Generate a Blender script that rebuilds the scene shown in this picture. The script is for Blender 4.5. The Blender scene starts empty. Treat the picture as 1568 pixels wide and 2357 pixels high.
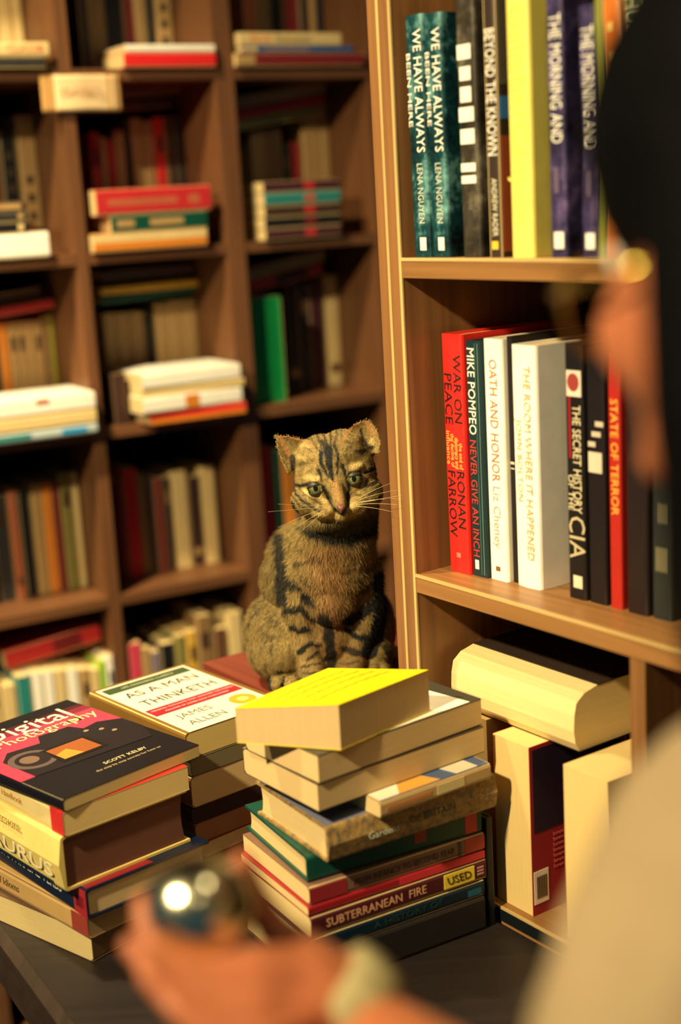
import bpy, bmesh, math, random
import numpy as np
from mathutils import Vector, Matrix, noise
random.seed(7); np.random.seed(7)
S = bpy.context.scene
COL = S.collection
H = 1.5                                   # lens height above the floor (world z of the camera)
# ------------------------------------------------------------------ camera
PITCH, ROLL, FPX = math.radians(12.5), math.radians(-3.25), 3273.0
FWD = Vector((0, math.cos(PITCH), -math.sin(PITCH)))
_r0 = Vector((1, 0, 0)); _u0 = _r0.cross(FWD)
RT = math.cos(ROLL)*_r0 + math.sin(ROLL)*_u0
UP = -math.sin(ROLL)*_r0 + math.cos(ROLL)*_u0
cam_d = bpy.data.cameras.new('camera'); cam = bpy.data.objects.new('camera', cam_d); COL.objects.link(cam)
m = Matrix((RT, UP, -FWD)).transposed().to_4x4(); m.translation = (0, 0, H)
cam.matrix_world = m
cam_d.sensor_fit = 'VERTICAL'; cam_d.sensor_height = 36.0; cam_d.sensor_width = 24.0; cam_d.lens = FPX/2357*36
cam_d.clip_start = 0.02
cam_d.dof.use_dof = True; cam_d.dof.focus_distance = 1.53; cam_d.dof.aperture_fstop = 2.1
S.camera = cam
# ------------------------------------------------------------------ world, lights, exposure
w = bpy.data.worlds.new('world'); S.world = w; w.use_nodes = True
w.node_tree.nodes['Background'].inputs[0].default_value = (0.10, 0.26, 0.34, 1)
w.node_tree.nodes['Background'].inputs[1].default_value = 0.13
S.view_settings.view_transform = 'Standard'; S.view_settings.look = 'None'
S.view_settings.exposure = 0.72; S.view_settings.gamma = 1.0; S.view_settings.use_curve_mapping = False
def area(name, loc, target, size, power, color, spread=180):
    d = bpy.data.lights.new(name, 'AREA'); d.shape = 'DISK'; d.size = size; d.energy = power; d.color = color; d.spread = math.radians(spread)
    o = bpy.data.objects.new(name, d); COL.objects.link(o); o.location = (loc[0], loc[1], loc[2]+H)
    o.rotation_euler = (Vector(target)-Vector(loc)).to_track_quat('-Z', 'Y').to_euler(); return o
WARM = (1.0, 0.79, 0.435)
area('key_lamp', (-1.25, -0.05, 1.15), (0.1, 1.4, -0.3), 0.12, 15.5, WARM, 84)
area('shelf_lamp', (-0.85, 1.45, 1.30), (-0.46, 2.1, -0.60), 0.12, 11, WARM, 75)
area('rear_lamp', (0.15, -0.6, 1.3), (0.0, 1.4, -0.4), 0.14, 1.3, WARM)
area('ceiling_lamp', (0.55, 0.55, 1.35), (0.1, 1.2, -0.7), 0.10, 2.6, WARM)
# ------------------------------------------------------------------ helpers
def ray(px, py): return FWD + RT*((px-784)/FPX) - UP*((py-1178.5)/FPX)
def at(px, py, d): return ray(px, py)*d + Vector((0, 0, H))         # seen direction, metres along the view axis
def onz(px, py, z):
    r = ray(px, py); return r*(z/r.z) + Vector((0, 0, H))
def onplane(px, py, P, n):
    r = ray(px, py); return r*((P.dot(n))/(r.dot(n))) + Vector((0, 0, H))
def lin(c):
    return tuple(((v/255)/12.92 if v/255 <= .04045 else ((v/255+.055)/1.055)**2.4) for v in c)+(1,)
_M = {}
def mat(kind, c, rough=.5, **k):
    key = (kind, tuple(c), rough, tuple(sorted(k.items())))
    if key in _M: return _M[key]
    M = bpy.data.materials.new(kind); M.use_nodes = True; nt = M.node_tree; N, L = nt.nodes, nt.links
    b = N['Principled BSDF']; b.inputs['Roughness'].default_value = rough
    b.inputs['Specular IOR Level'].default_value = k.get('spec', .4)
    col = lin(c); b.inputs['Base Color'].default_value = col
    tc = N.new('ShaderNodeTexCoord'); mp = N.new('ShaderNodeMapping'); L.new(tc.outputs['Object'], mp.inputs[0])
    nz = N.new('ShaderNodeTexNoise'); L.new(mp.outputs[0], nz.inputs['Vector'])
    mx = N.new('ShaderNodeMix'); mx.data_type = 'RGBA'
    def blend(f, a, bb): mx.inputs[6].default_value = a; mx.inputs[7].default_value = bb; L.new(f, mx.inputs[0]); L.new(mx.outputs[2], b.inputs['Base Color'])
    dk = lambda s: tuple(v*s for v in col[:3])+(1,)
    if kind == 'page_paper':
        mp.inputs['Scale'].default_value = (4200, 14, 14); nz.inputs['Scale'].default_value = 1; nz.inputs['Detail'].default_value = 2
        cr = N.new('ShaderNodeValToRGB'); cr.color_ramp.elements[0].position = .35; cr.color_ramp.elements[1].position = .62
        L.new(nz.outputs[0], cr.inputs[0]); blend(cr.outputs[0], dk(.88), dk(1.0))
        bp = N.new('ShaderNodeBump'); bp.inputs['Strength'].default_value = .15; bp.inputs['Distance'].default_value = .0005
        L.new(nz.outputs[0], bp.inputs['Height']); L.new(bp.outputs[0], b.inputs['Normal'])
    elif kind == 'wood':
        sc = {'x': (2, 60, 60), 'y': (60, 2, 60), 'z': (60, 60, 2)}[k.get('ax', 'z')]
        mp.inputs['Scale'].default_value = sc; nz.inputs['Scale'].default_value = 1.4; nz.inputs['Detail'].default_value = 6; nz.inputs['Distortion'].default_value = .6
        cr = N.new('ShaderNodeValToRGB'); cr.color_ramp.elements[0].position = .3; cr.color_ramp.elements[1].position = .72
        L.new(nz.outputs[0], cr.inputs[0]); blend(cr.outputs[0], dk(k.get('lo', .62)), dk(1.12))
        bp = N.new('ShaderNodeBump'); bp.inputs['Strength'].default_value = .12; bp.inputs['Distance'].default_value = .0006
        L.new(nz.outputs[0], bp.inputs['Height']); L.new(bp.outputs[0], b.inputs['Normal'])
    elif kind in ('cover', 'cloth', 'plaster'):
        nz.inputs['Scale'].default_value = k.get('ns', 35); nz.inputs['Detail'].default_value = 5
        blend(nz.outputs[0], dk(k.get('lo', .8)), dk(1.15))
        if kind == 'cloth':
            bp = N.new('ShaderNodeBump'); bp.inputs['Strength'].default_value = .3; bp.inputs['Distance'].default_value = .002
            L.new(nz.outputs[0], bp.inputs['Height']); L.new(bp.outputs[0], b.inputs['Normal'])
    elif kind == 'pattern':               # map-like mottled print
        nz.inputs['Scale'].default_value = k.get('ns', 90); nz.inputs['Detail'].default_value = 8; nz.inputs['Roughness'].default_value = .7
        cr = N.new('ShaderNodeValToRGB'); cr.color_ramp.elements[0].position = .38; cr.color_ramp.elements[1].position = .62
        cr.color_ramp.elements[0].color = lin(k['c2']); cr.color_ramp.elements[1].color = col
        e = cr.color_ramp.elements.new(.5); e.color = lin(k['c3'])
        L.new(nz.outputs[0], cr.inputs[0]); L.new(cr.outputs[0], b.inputs['Base Color'])
    elif kind == 'grad':                  # printed colour fade along local y/z
        gr = N.new('ShaderNodeTexGradient'); mp.inputs['Rotation'].default_value = k['rot']; mp.inputs['Scale'].default_value = (k['gs'],)*3
        mp.inputs['Location'].default_value = k['gl']; L.new(mp.outputs[0], gr.inputs[0])
        blend(gr.outputs[0], col, lin(k['c2']))
    elif kind == 'skin':
        b.inputs['Subsurface Weight'].default_value = .25; b.inputs['Subsurface Radius'].default_value = (.6, .2, .1); b.inputs['Subsurface Scale'].default_value = .006
        nz.inputs['Scale'].default_value = 30; blend(nz.outputs[0], dk(.88), dk(1.08))
    elif kind == 'metal':
        b.inputs['Metallic'].default_value = 1
        nz.inputs['Scale'].default_value = 8; blend(nz.outputs[0], dk(.8), dk(1.05))
    elif kind == 'attr':
        a = N.new('ShaderNodeAttribute'); a.attribute_name = 'fur_colour'; L.new(a.outputs['Color'], b.inputs['Base Color'])
        b.inputs['Specular IOR Level'].default_value = .15
    _M[key] = M; return M
def tag(o, label=None, cat=None, group=None, kind=None):
    if label: o['label'] = label
    if cat: o['category'] = cat
    if group: o['group'] = group
    if kind: o['kind'] = kind
    return o
def empty(name, loc=(0, 0, 0), mw=None):
    o = bpy.data.objects.new(name, None); COL.objects.link(o); o.empty_display_size = .02
    if mw is not None: o.matrix_world = mw
    else: o.location = loc
    return o
def obj(name, verts, faces, M, parent=None, smooth=False, mw=None):
    me = bpy.data.meshes.new(name); me.from_pydata([tuple(v) for v in verts], [], faces); me.update()
    bm = bmesh.new(); bm.from_mesh(me); bmesh.ops.recalc_face_normals(bm, faces=bm.faces); bm.to_mesh(me); bm.free()
    if smooth: me.polygons.foreach_set('use_smooth', [True]*len(me.polygons))
    if M: me.materials.append(M)
    o = bpy.data.objects.new(name, me); COL.objects.link(o)
    if parent: o.parent = parent
    if mw is not None: o.matrix_world = mw
    return o
BF = [(0, 3, 2, 1), (4, 5, 6, 7), (0, 1, 5, 4), (1, 2, 6, 5), (2, 3, 7, 6), (3, 0, 4, 7)]
def boxv(a, b):
    return [(a[0], a[1], a[2]), (b[0], a[1], a[2]), (b[0], b[1], a[2]), (a[0], b[1], a[2]), (a[0], a[1], b[2]), (b[0], a[1], b[2]), (b[0], b[1], b[2]), (a[0], b[1], b[2])]
def boxes(name, L, M, parent=None, bev=0, mw=None):
    V, F = [], []
    for a, b in L:
        n = len(V); V += boxv(a, b); F += [tuple(i+n for i in f) for f in BF]
    o = obj(name, V, F, M, parent, mw=mw)
    if bev:
        bv = o.modifiers.new('bevel', 'BEVEL'); bv.width = bev; bv.segments = 2
    return o
def extr(name, poly, z0, z1, M, parent=None, smooth=False):
    n = len(poly); V = [(x, y, z0) for x, y in poly]+[(x, y, z1) for x, y in poly]
    F = [tuple(range(n))[::-1], tuple(range(n, 2*n))]+[(i, (i+1) % n, (i+1) % n+n, i+n) for i in range(n)]
    return obj(name, V, F, M, parent, smooth)
def letters(body, size, M, parent, base, right, up, name='title_lettering', align='CENTER', depth=.00012, sx=1.0, space=1.0, fit=None):
    """raised print: base point, right and up vectors in the parent's frame"""
    c = bpy.data.curves.new(name, 'FONT'); c.body = body; c.size = size; c.align_x = align; c.align_y = 'CENTER'; c.extrude = depth; c.resolution_u = 2
    c.space_character = space
    t = bpy.data.objects.new(name, c); COL.objects.link(t)
    me = bpy.data.meshes.new_from_object(t); bpy.data.objects.remove(t); bpy.data.curves.remove(c)
    if fit:
        xs = [v.co.x for v in me.vertices]; sx = fit/(max(xs)-min(xs))
    r, u = Vector(right).normalized(), Vector(up).normalized(); n = r.cross(u)
    mt = Matrix((r*sx, u, n)).transposed().to_4x4(); mt.translation = Vector(base)
    me.transform(mt); me.materials.clear(); me.materials.append(M)
    o = bpy.data.objects.new(name, me); COL.objects.link(o); o.parent = parent; return o
PAGE = (220, 194, 138)
def book(name, label, mw, t, h, d, cov, page=PAGE, hard=False, group=None, lines=(), bands=(), rough=.38, cmat=None, prof=None, curve=0.0, stain=None, front=(), tilt=None, pagekw=None):
    """local frame: x = thickness (front cover at x=t), y = depth from the spine, z = height.  lines: (text,size,rgb,x,z[,sx]); bands: (z0,z1,rgb[,x0,x1])"""
    root = empty(name, mw=mw); tag(root, label, 'book', group)
    ct = .0028 if hard else .0007; over = .003 if hard else .0002
    rs = min(t*.22, .004) if not hard else min(t*.12, .0035)
    CM = cmat or mat('cover', cov, rough, lo=.85)
    # cover cross-section: C-shape open at the fore-edge
    out = [(0, d)]+[(0, rs)]+[(rs*.3, rs*.3)]+[(rs, 0)]+([(t/2, -curve)] if curve else [])+[(t-rs, 0)]+[(t-rs*.3, rs*.3)]+[(t, rs)]+[(t, d)]
    inn = [(t-ct, d), (t-ct, rs+ct), (t-rs-ct*.3, ct), (rs+ct*.3, ct), (ct, rs+ct), (ct, d)]
    if prof:
        extr('cover', prof[0], 0, h, CM, root); extr('page_block', prof[1], .0004, h-.0004, mat('page_paper', page, .8, spec=.1), root); return root
    cv = extr('cover', out+inn, 0, h, CM, root)
    # pages
    pd = d-over*(1.6 if hard else 1); fe = .003 if hard else 0
    n = 8; po = [(ct, ct*1.5), (t-ct, ct*1.5)]+[(t-ct-(t-2*ct)*i/n, pd-fe*math.sin(math.pi*i/n)) for i in range(n+1)]
    pg = extr('page_block', po, over, h-over, mat('page_paper', stain or page, .8, spec=.1), root)
    for b in bands:
        z0, z1, c = b[:3]; x0, x1 = (b[3], b[4]) if len(b) > 3 else (rs*1.0, t-rs*1.0)
        boxes('spine_label', [((x0, -.0003, z0), (x1, .0003, z1))], mat('cover', c, .45), cv)
    for l in lines:
        letters(l[0], l[1], mat('print', l[2], .5), cv, (l[3], -.0004-curve*.9, l[4]), (0, 0, -1), (1, 0, 0), fit=l[5]*h if len(l) > 5 else None)
    return root
def basis(o, X, Y, Z):
    m = Matrix((X, Y, Z)).transposed().to_4x4(); m.translation = o; return m
V3 = Vector; UPZ = V3((0, 0, 1))
# ------------------------------------------------------------------ room shell
boxes('floor', [((-3, -2, -.05), (3, 4.2, 0))], mat('wood', (70, 52, 40), .5, ax='y'))['kind'] = 'structure'
boxes('ceiling', [((-3, -2, 2.95), (3, 4.2, 3.0))], mat('plaster', (110, 100, 84), .9))['kind'] = 'structure'
# ------------------------------------------------------------------ frames of the two bookcases
aR = math.radians(-35); uR = V3((-math.sin(aR), -math.cos(aR), 0)); wR = V3((math.cos(aR), -math.sin(aR), 0))   # right case: u towards the lens, w into the case
wR = V3((-uR.y, uR.x, 0)); KR = 1.035; P0R = V3((0.073*KR, 1.401*KR, 0))
aL = math.radians(61); uL = V3((math.sin(aL), math.cos(aL), 0)); wL = V3((-uL.y, uL.x, 0))
_p = ray(545, 580)*2.5; P0L = V3((_p.x, _p.y, 0))
WOODC = (118, 78, 50); EDGE = (204, 172, 112)
def caseframe(P0, u, w, s, k, z): return P0 + u*s + w*k + V3((0, 0, z+H))
def casebox(name, P0, u, w, a, b, M, parent, bev=0):
    # box given in (s, inward, z-rel-camera)
    o = boxes(name, [(a, b)], M, parent, bev); return o
def wallbox(name, P0, u, w, off):
    mw = basis(P0 + w*off, u, w, UPZ)
    o = boxes(name, [((-3, 0, 0), (3, .08, 3.0))], mat('plaster', (120, 105, 85), .9), mw=mw); o['kind'] = 'structure'
mwL = basis(P0L+V3((0, 0, H)), uL, wL, UPZ); mwR = basis(P0R+V3((0, 0, H)), uR, wR, UPZ)
boxes('wall_left', [((-1.6, .34, -H), (2.4, .42, 1.5))], mat('plaster', (110, 96, 78), .9), mw=mwL)['kind'] = 'structure'
boxes('wall_right', [((-.1, .36, -H), (1.9, .44, 1.5))], mat('plaster', (110, 96, 78), .9), mw=mwR)['kind'] = 'structure'
# ------------------------------------------------------------------ left wall bookcases
ZL = [.216, -.079, -.374, -.671]; PITL = .296; TH = .019
ztop = [z+TH/2 for z in [.512]+ZL+[-.967, -1.263]]        # upper faces of the boards
WX = mat('wood', WOODC, .42, ax='x'); WZ = mat('wood', WOODC, .42, ax='z'); DARKB = mat('wood', (24, 30, 34), .7, ax='z')  # DARKB: back panels near-black teal, the shelf interior's shade put into their colour
def leftcase(name, label, s0, s1, div):
    root = empty(name, mw=mwL); tag(root, label, 'bookcase', 'tall wooden bookcases along the back wall')
    lo, hi = -H, .70
    boxes('side_panel', [((s0, 0, lo), (s0+.0175, .30, hi))], WZ, root, .0008); boxes('side_panel', [((s1-.0175, 0, lo), (s1, .30, hi))], WZ, root, .0008)
    boxes('divider', [((div-.0105, .001, lo+.08), (div+.0105, .299, hi-.02))], WZ, root, .0008)
    boxes('back_panel', [((s0+.018, .292, lo), (s1-.018, .299, hi))], DARKB, root)
    for z in ztop:
        for a, b in ((s0+.018, div-.011), (div+.011, s1-.018)):
            boxes('shelf', [((a, .002, z-TH), (b, .291, z))], WX, root, .0008)
    boxes('plinth', [((s0+.018, .02, lo), (s1-.018, .04, lo+.07))], WX, root); boxes('top_panel', [((s0+.018, 0, hi-.019), (s1-.018, .3, hi))], WX, root)
    return root
leftcase('bookcase', 'tall brown wooden bookcase against the back wall, left of the double upright', -.565, -.0005, -.283)
leftcase('bookcase', 'tall brown wooden bookcase on the back wall directly behind the cat', .0005, .585, .2975)
# ------------------------------------------------------------------ left bookcase contents
ORD = ['first', 'second', 'third', 'fourth', 'fifth', 'sixth', 'seventh', 'eighth', 'ninth', 'tenth', 'eleventh', 'twelfth']
ROWN = ['top row', 'second row', 'third row', 'fourth row', 'lowest row']; COLN = ['left column', 'middle column', 'right column', 'far column']
def PL(px, py, k):
    q = onplane(px, py, P0L + wL*k, wL); q2 = q - V3((P0L.x, P0L.y, H)); return q2.dot(uL), q2.z
C = dict(cream=(222, 196, 138), tan=(176, 142, 92), dtan=(140, 108, 70), plum=(70, 34, 44), black=(22, 22, 26), red=(190, 44, 48), dred=(120, 34, 38), navy=(20, 34, 56),
         brown=(104, 66, 44), dbrown=(62, 42, 36), green=(14, 150, 74), dgreen=(12, 74, 60), olive=(128, 122, 62), orange=(218, 130, 40), salmon=(178, 98, 68), grey=(90, 86, 80),
         white=(248, 244, 232), teal=(40, 130, 130), blue=(50, 90, 150), lilac=(128, 116, 132), pink=(210, 66, 92), yellow=(216, 170, 60), dgrey=(50, 48, 48), lime=(150, 200, 40), paleblue=(180, 196, 200), brightred=(226, 40, 44), ygreen=(160, 150, 60))
WORD = dict(dtan='dull tan', plum='dark plum', dred='dark red', dbrown='dark brown', dgreen='dark green', paleblue='pale blue', brightred='bright red', ygreen='yellow-green', dgrey='dark grey', tan='tan')
def wd(c): return WORD.get(c, c)
_sp = {}
COLS = [(-.5465, -.2945), (-.2715, -.0190), (.0190, .2860), (.309, .567)]
def standrow(col, row, yref, items, k=.15):
    zb = ztop[row+1]+.0002
    s_prev = None
    for i, it in enumerate(items):
        x0, x1, yt, c = it[:4]; kk = it[4].get('k', k) if len(it) > 4 else k; ex = it[4] if len(it) > 4 else {}
        s0, _ = PL(x0, yref, kk); s1, _ = PL(x1, yref, kk); _, zt = PL((x0+x1)/2, yt, kk)
        s0 = max(s0, COLS[col][0]+.001); s1 = min(s1, COLS[col][1]-.001)
        if s_prev is not None and s0 < s_prev: s0 = s_prev+.0003
        if s1-s0 < .005: continue
        t = max(s1-s0-.0006, .0045); s_prev = s0+t; h = max(zt-zb, .1)
        d = min(.292-kk-.003, .125)
        hint = ex.get('hint', ''); nm = f"{wd(c)} book{hint}, {ORD[i]} standing in {ROWN[row]} of {COLN[col]}, back bookcase"
        lines = []; bands = []
        rnd = random.random()
        if ex.get('marks'):
            for q in range(ex['marks']): bands.append((h*(.25+.13*q), h*(.31+.13*q), (70, 60, 50), t*.3, t*.7))
        elif rnd < .3 and t > .012: bands.append((h*.12, h*.2, C['tan'] if c in ('black', 'navy', 'dgreen', 'dbrown', 'plum', 'dred', 'red') else C['brown']))
        elif rnd < .5 and t > .012: bands.append((h*.72, h*.86, C['dtan'] if c in ('black', 'navy', 'dgreen', 'dbrown', 'plum') else C['dbrown'], t*.25, t*.75))
        book('book', nm, basis(caseframe(P0L, uL, wL, s0, kk, zb), uL, wL, UPZ), t, h, d, C[c], group=f"books standing on the back bookcase", bands=bands, rough=.5)
def lying(col, row, x0, x1, y0, y1, c, what, k=0.0, depth=.13, lab=None, bands=(), lines=(), endc=None, tilt=None, hard=False, page=PAGE):
    """spine-out lying book: px box of its spine on the plane k behind the shelf front; tilt = degrees, right end up"""
    xm = (x0+x1)/2
    sa, za0 = PL(x0, (y0+y1)/2, k); sb, zb0 = PL(x1, (y0+y1)/2, k)
    _, zt = PL(xm, y0, k); _, zb = PL(xm, y1, k)
    t = max(zt-zb, .006)
    sa = max(sa, COLS[col][0]+.009); sb = min(sb, COLS[col][1]-.006)
    if tilt: L = (sb-sa)/math.cos(math.radians(tilt))
    else: L = sb-sa
    key = (col, row, k > .08)
    zbase = zb
    a = math.radians(tilt or 0)
    u2 = uL*math.cos(a)+UPZ*math.sin(a); up2 = -uL*math.sin(a)+UPZ*math.cos(a)
    mid = caseframe(P0L, uL, wL, (sa+sb)/2, k, zbase)
    o = mid + u2*(L/2)
    # X = up2, Y = inward, Z = -u2
    bb = [(L-z1*L, L-z0*L, c2) for z0, z1, c2 in bands]      # bands measured as fractions from the left end
    ll = [(tx, sz, cc, t/2, L-f*L) for tx, sz, cc, f in lines]
    return book('book', lab or f"{wd(c)} book lying flat {what}", basis(o, up2, wL, -u2), t, L, depth, C[c], page=page, group='books lying flat on the back bookcase', bands=bb, lines=ll, rough=.45, hard=hard)
def stack(col, row, items, k=-.012, **kw):
    """items bottom-up: (x0,x1,thickness_px,c,label,...) sit exactly on one another"""
    zb = ztop[row+1]+.0002; n = 0
    for it in items:
        x0, x1, yc, t, c, lab = it[:6]; ex = it[6] if len(it) > 6 else {}
        sa, _ = PL(x0, yc, k); sb, _ = PL(x1, yc, k); sa = max(sa, COLS[col][0]+.001); sb = min(sb, COLS[col][1]-.001-(.006 if ex.get('yaw') else 0)); L = sb-sa
        a = math.radians(ex.get('yaw', 0)); u2 = uL*math.cos(a)+wL*math.sin(a); w2 = -uL*math.sin(a)+wL*math.cos(a)
        o = caseframe(P0L, uL, wL, sb, k+ex.get('dk', 0), zb)
        bb = [(L-z1*L, L-z0*L, c2) if len(q) == 0 else (L-z1*L, L-z0*L, c2, q[0]*t, q[1]*t) for z0, z1, c2, *q in ex.get('bands', ())]
        ll = [(tx, sz, cc, t/2, L-f*L) for tx, sz, cc, f in ex.get('lines', ())]
        book('book', lab, basis(o, UPZ, w2, -u2), t, L, ex.get('depth', .135), C[c], page=ex.get('page', PAGE), group='books lying flat on the back bookcase', bands=bb, lines=ll, rough=.42)
        zb += t+.0003
# top row
standrow(0, 0, 60, [(0, 30, -120, 'cream', {'hint': ' with a dark dot'}), (31, 70, -110, 'cream', {'hint': ' with a small flag'}), (72, 108, -120, 'plum')])
standrow(1, 0, 60, [(183, 207, -100, 'dbrown', {'hint': ' with black oval'}), (208, 240, -110, 'dtan'), (242, 286, -130, 'black'), (287, 312, -100, 'dred'), (313, 336, -120, 'tan'), (337, 359, -130, 'black'), (361, 398, -120, 'tan', {'marks': 4}), (400, 438, -100, 'tan', {'marks': 5, 'hint': ' with dark characters'}), (440, 498, -90, 'navy')])
standrow(2, 0, 50, [(562, 592, -100, 'salmon'), (593, 620, -90, 'dtan'), (622, 652, -120, 'black'), (654, 690, -80, 'dred'), (691, 714, -90, 'dbrown'), (716, 731, -110, 'tan'), (733, 775, -120, 'navy'), (777, 800, -100, 'black')])
stack(0, 0, [(-80, 104, 138, .018, 'dgrey', 'dark grey book lying under the cream one, top row of left column'), (-80, 112, 110, .022, 'cream', 'cream book with orange lettering lying on top, top row of left column', {'bands': [(.86, .9, (220, 90, 60), .3, .7)], 'lines': [('CLASSO', .017, (190, 120, 80), .72)]})])
stack(1, 0, [(285, 525, 134, .024, 'brightred', 'bright red book lying flat on the top row of the middle column', {'depth': .15}), (290, 505, 110, .012, 'white', 'thin white book lying on the bright red book')])
stack(2, 0, [(545, 838, 137, .023, 'dred', 'dark red book at the bottom of the lying pile, top row of right column', {'bands': [(.0, .14, C['tan'])]}), (556, 812, 112, .011, 'blue', 'thin blue book lying between the dark red and cream books', {'bands': [(.0, .14, C['cream']), (.2, .6, C['lilac'])]}), (552, 785, 86, .022, 'cream', 'cream book with red and grey lettering lying on the thin blue book', {'lines': [('PLUS', .018, (220, 110, 70), .2), ('Economist', .016, (120, 100, 70), .52)]})])
# second row
standrow(0, 1, 420, [(-20, 8, 300, 'brown'), (9, 46, 300, 'black', {'marks': 5, 'hint': ' with pale lettering'}), (50, 92, 265, 'tan', {'marks': 3}), (94, 128, 275, 'dgreen'), (129, 152, 300, 'navy')])
standrow(1, 1, 380, [(212, 234, 305, 'red'), (236, 250, 316, 'tan'), (251, 267, 322, 'red'), (268, 292, 301, 'tan'), (294, 307, 320, 'black'), (308, 334, 272, 'tan'), (336, 357, 278, 'tan'), (359, 386, 270, 'brightred'), (388, 411, 266, 'dbrown'), (412, 434, 262, 'dgrey'), (436, 452, 268, 'dtan'), (454, 474, 258, 'red')])
standrow(2, 1, 380, [(582, 612, 300, 'tan'), (614, 652, 295, 'dtan'), (654, 668, 330, 'dgreen'), (670, 694, 326, 'red'), (700, 742, 262, 'tan'), (744, 786, 234, 'tan')])
stack(0, 1, [(-60, 113, 563, .040, 'white', 'thick white book at the bottom of the lying pile, second row of left column'), (-60, 64, 522, .018, 'black', 'black paperback with a pale end lying just above the thick white book', {'bands': [(.82, .92, C['cream'])]}), (-60, 63, 498, .016, 'dgrey', 'dark grey paperback in the middle of the left lying pile', {'bands': [(.82, .92, C['tan'])]}), (-60, 60, 474, .015, 'dbrown', 'dark brown paperback topmost in the left lying pile', {'bands': [(.3, .9, C['tan'])]})])
stack(1, 1, [(216, 478, 562, .030, 'orange', 'orange and white book lying at the bottom beneath the green one', {'bands': [(.0, 1.0, C['cream'], .5, .95)], 'depth': .14}), (256, 478, 522, .029, 'dgreen', 'green book with tan lettering lying under the thick red book', {'bands': [(.06, .24, C['tan'], .3, .7), (.4, .75, C['tan'], .3, .7)]}), (222, 487, 480, .042, 'red', 'thick red book with faded lettering lying on the green book', {'bands': [(.1, .7, C['salmon'], .35, .6), (.8, .9, C['salmon'], .3, .65)], 'depth': .14})], )
stack(2, 1, [(612, 786, 531, .0195, 'plum', 'dark plum paperback, lowest of the five with red dots', {'bands': [(.52, .66, C['red'], .2, .8)]}), (610, 786, 505, .0195, 'black', 'blackish paperback with red dot, second from the bottom of its pile', {'bands': [(.52, .66, C['dred'], .2, .8)]}), (610, 783, 479, .0195, 'dbrown', 'dark paperback with red dot lying right under the teal one', {'bands': [(.52, .66, C['red'], .2, .8)]}), (608, 784, 449, .022, 'teal', 'teal paperback with orange dot in the pile of dark paperbacks', {'bands': [(.52, .66, C['salmon'], .2, .8)]}), (606, 782, 420, .0195, 'plum', 'dark plum paperback with red dot topmost above the teal one', {'bands': [(.52, .66, C['red'], .2, .8)]})])
lying(1, 1, 205, 432, 204, 224, 'dbrown', '', k=.13, lab='dark brown book tilted on the standing books, second row of middle column, upper one', tilt=3, bands=[(.3, 1, C['dtan'])])
lying(1, 1, 208, 400, 232, 254, 'dbrown', '', k=.13, lab='dark brown book tilted on the standing books, second row of middle column, lower one', tilt=3, bands=[(.05, .6, C['brown'])])
lying(2, 1, 546, 752, 203, 231, 'tan', '', k=.12, lab='tan book slanting on top of the standing books, second row of right column', tilt=8)
lying(2, 1, 546, 750, 236, 256, 'red', '', k=.12, lab='red book slanting between tan and olive books, second row of right column', tilt=8)
lying(2, 1, 548, 744, 258, 282, 'olive', '', k=.12, lab='olive book slanting beneath the red one, second row of right column', tilt=8)
# third row
standrow(0, 2, 850, [(-14, 2, 745, 'dgreen'), (4, 27, 745, 'orange'), (28, 47, 742, 'tan'), (48, 66, 740, 'tan'), (67, 85, 738, 'tan'), (86, 104, 738, 'tan'), (105, 122, 728, 'dtan'), (123, 152, 722, 'ygreen')])
standrow(1, 2, 800, [(244, 270, 722, 'tan'), (271, 302, 720, 'tan'), (303, 336, 718, 'tan'), (338, 361, 720, 'black'), (363, 394, 698, 'tan'), (395, 430, 692, 'tan'), (431, 476, 688, 'tan')])
standrow(2, 2, 800, [(582, 655, 684, 'green', {'k': .04}), (665, 690, 650, 'black'), (692, 716, 655, 'navy'), (718, 752, 650, 'plum'), (756, 798, 632, 'cream')])
stack(0, 2, [(-90, 226, 1000, .016, 'paleblue', 'pale book with a bright blue end lying under the white books', {'bands': [(.73, .92, (20, 150, 210)), (0, .5, C['teal'])]}), (-90, 238, 968, .024, 'cream', 'cream book lying between the thick white book and the pale one', {'depth': .14}), (-90, 238, 940, .028, 'white', 'thick white book topmost of the pile in the third row, left column', {'bands': [(.55, .65, C['salmon'], .6, .9)]})], k=-.03)
stack(1, 2, [(345, 570, 962, .020, 'brightred', 'orange-red book at the bottom of the white pile, third row', {'bands': [(.0, 1, C['orange'], .02, .4)]}), (326, 570, 925, .027, 'white', 'white book with an orange mark lying on the orange-red book', {'bands': [(.42, .56, C['orange'], .1, .9)], 'yaw': 2}), (326, 570, 892, .014, 'cream', 'thin cream book lying between two white ones, third row'), (325, 570, 870, .026, 'white', 'white book topmost of the pile in the third row, middle column', {'yaw': 1})], k=-.035)
book('book', 'small dark book leaning beside the white pile, third row of middle column', basis(caseframe(P0L, uL, wL, PL(262, 920, .01)[0], .01, ztop[3]+.0002), uL, wL, UPZ), .026, .088, .11, C['dbrown'], page=(120, 100, 70), group='books standing on the back bookcase')
lying(1, 2, 232, 482, 651, 669, 'yellow', '', k=.12, lab='thin yellow book lying on the standing books, third row of middle column', tilt=.5)
lying(1, 2, 232, 452, 672, 688, 'dgreen', '', k=.12, lab='dark green book lying directly beneath the thin yellow book', tilt=2)
lying(1, 2, 232, 470, 616, 636, 'dbrown', '', k=.13, lab='dark brown book lying just above the thin yellow book', tilt=0)
lying(0, 2, -40, 136, 701, 722, 'red', '', k=.12, lab='red book slanting on the tan books, third row of left column', tilt=5)
lying(0, 2, -40, 95, 672, 696, 'dbrown', '', k=.13, lab='dark brown book resting over the slanting red one, left column', tilt=5)
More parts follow.
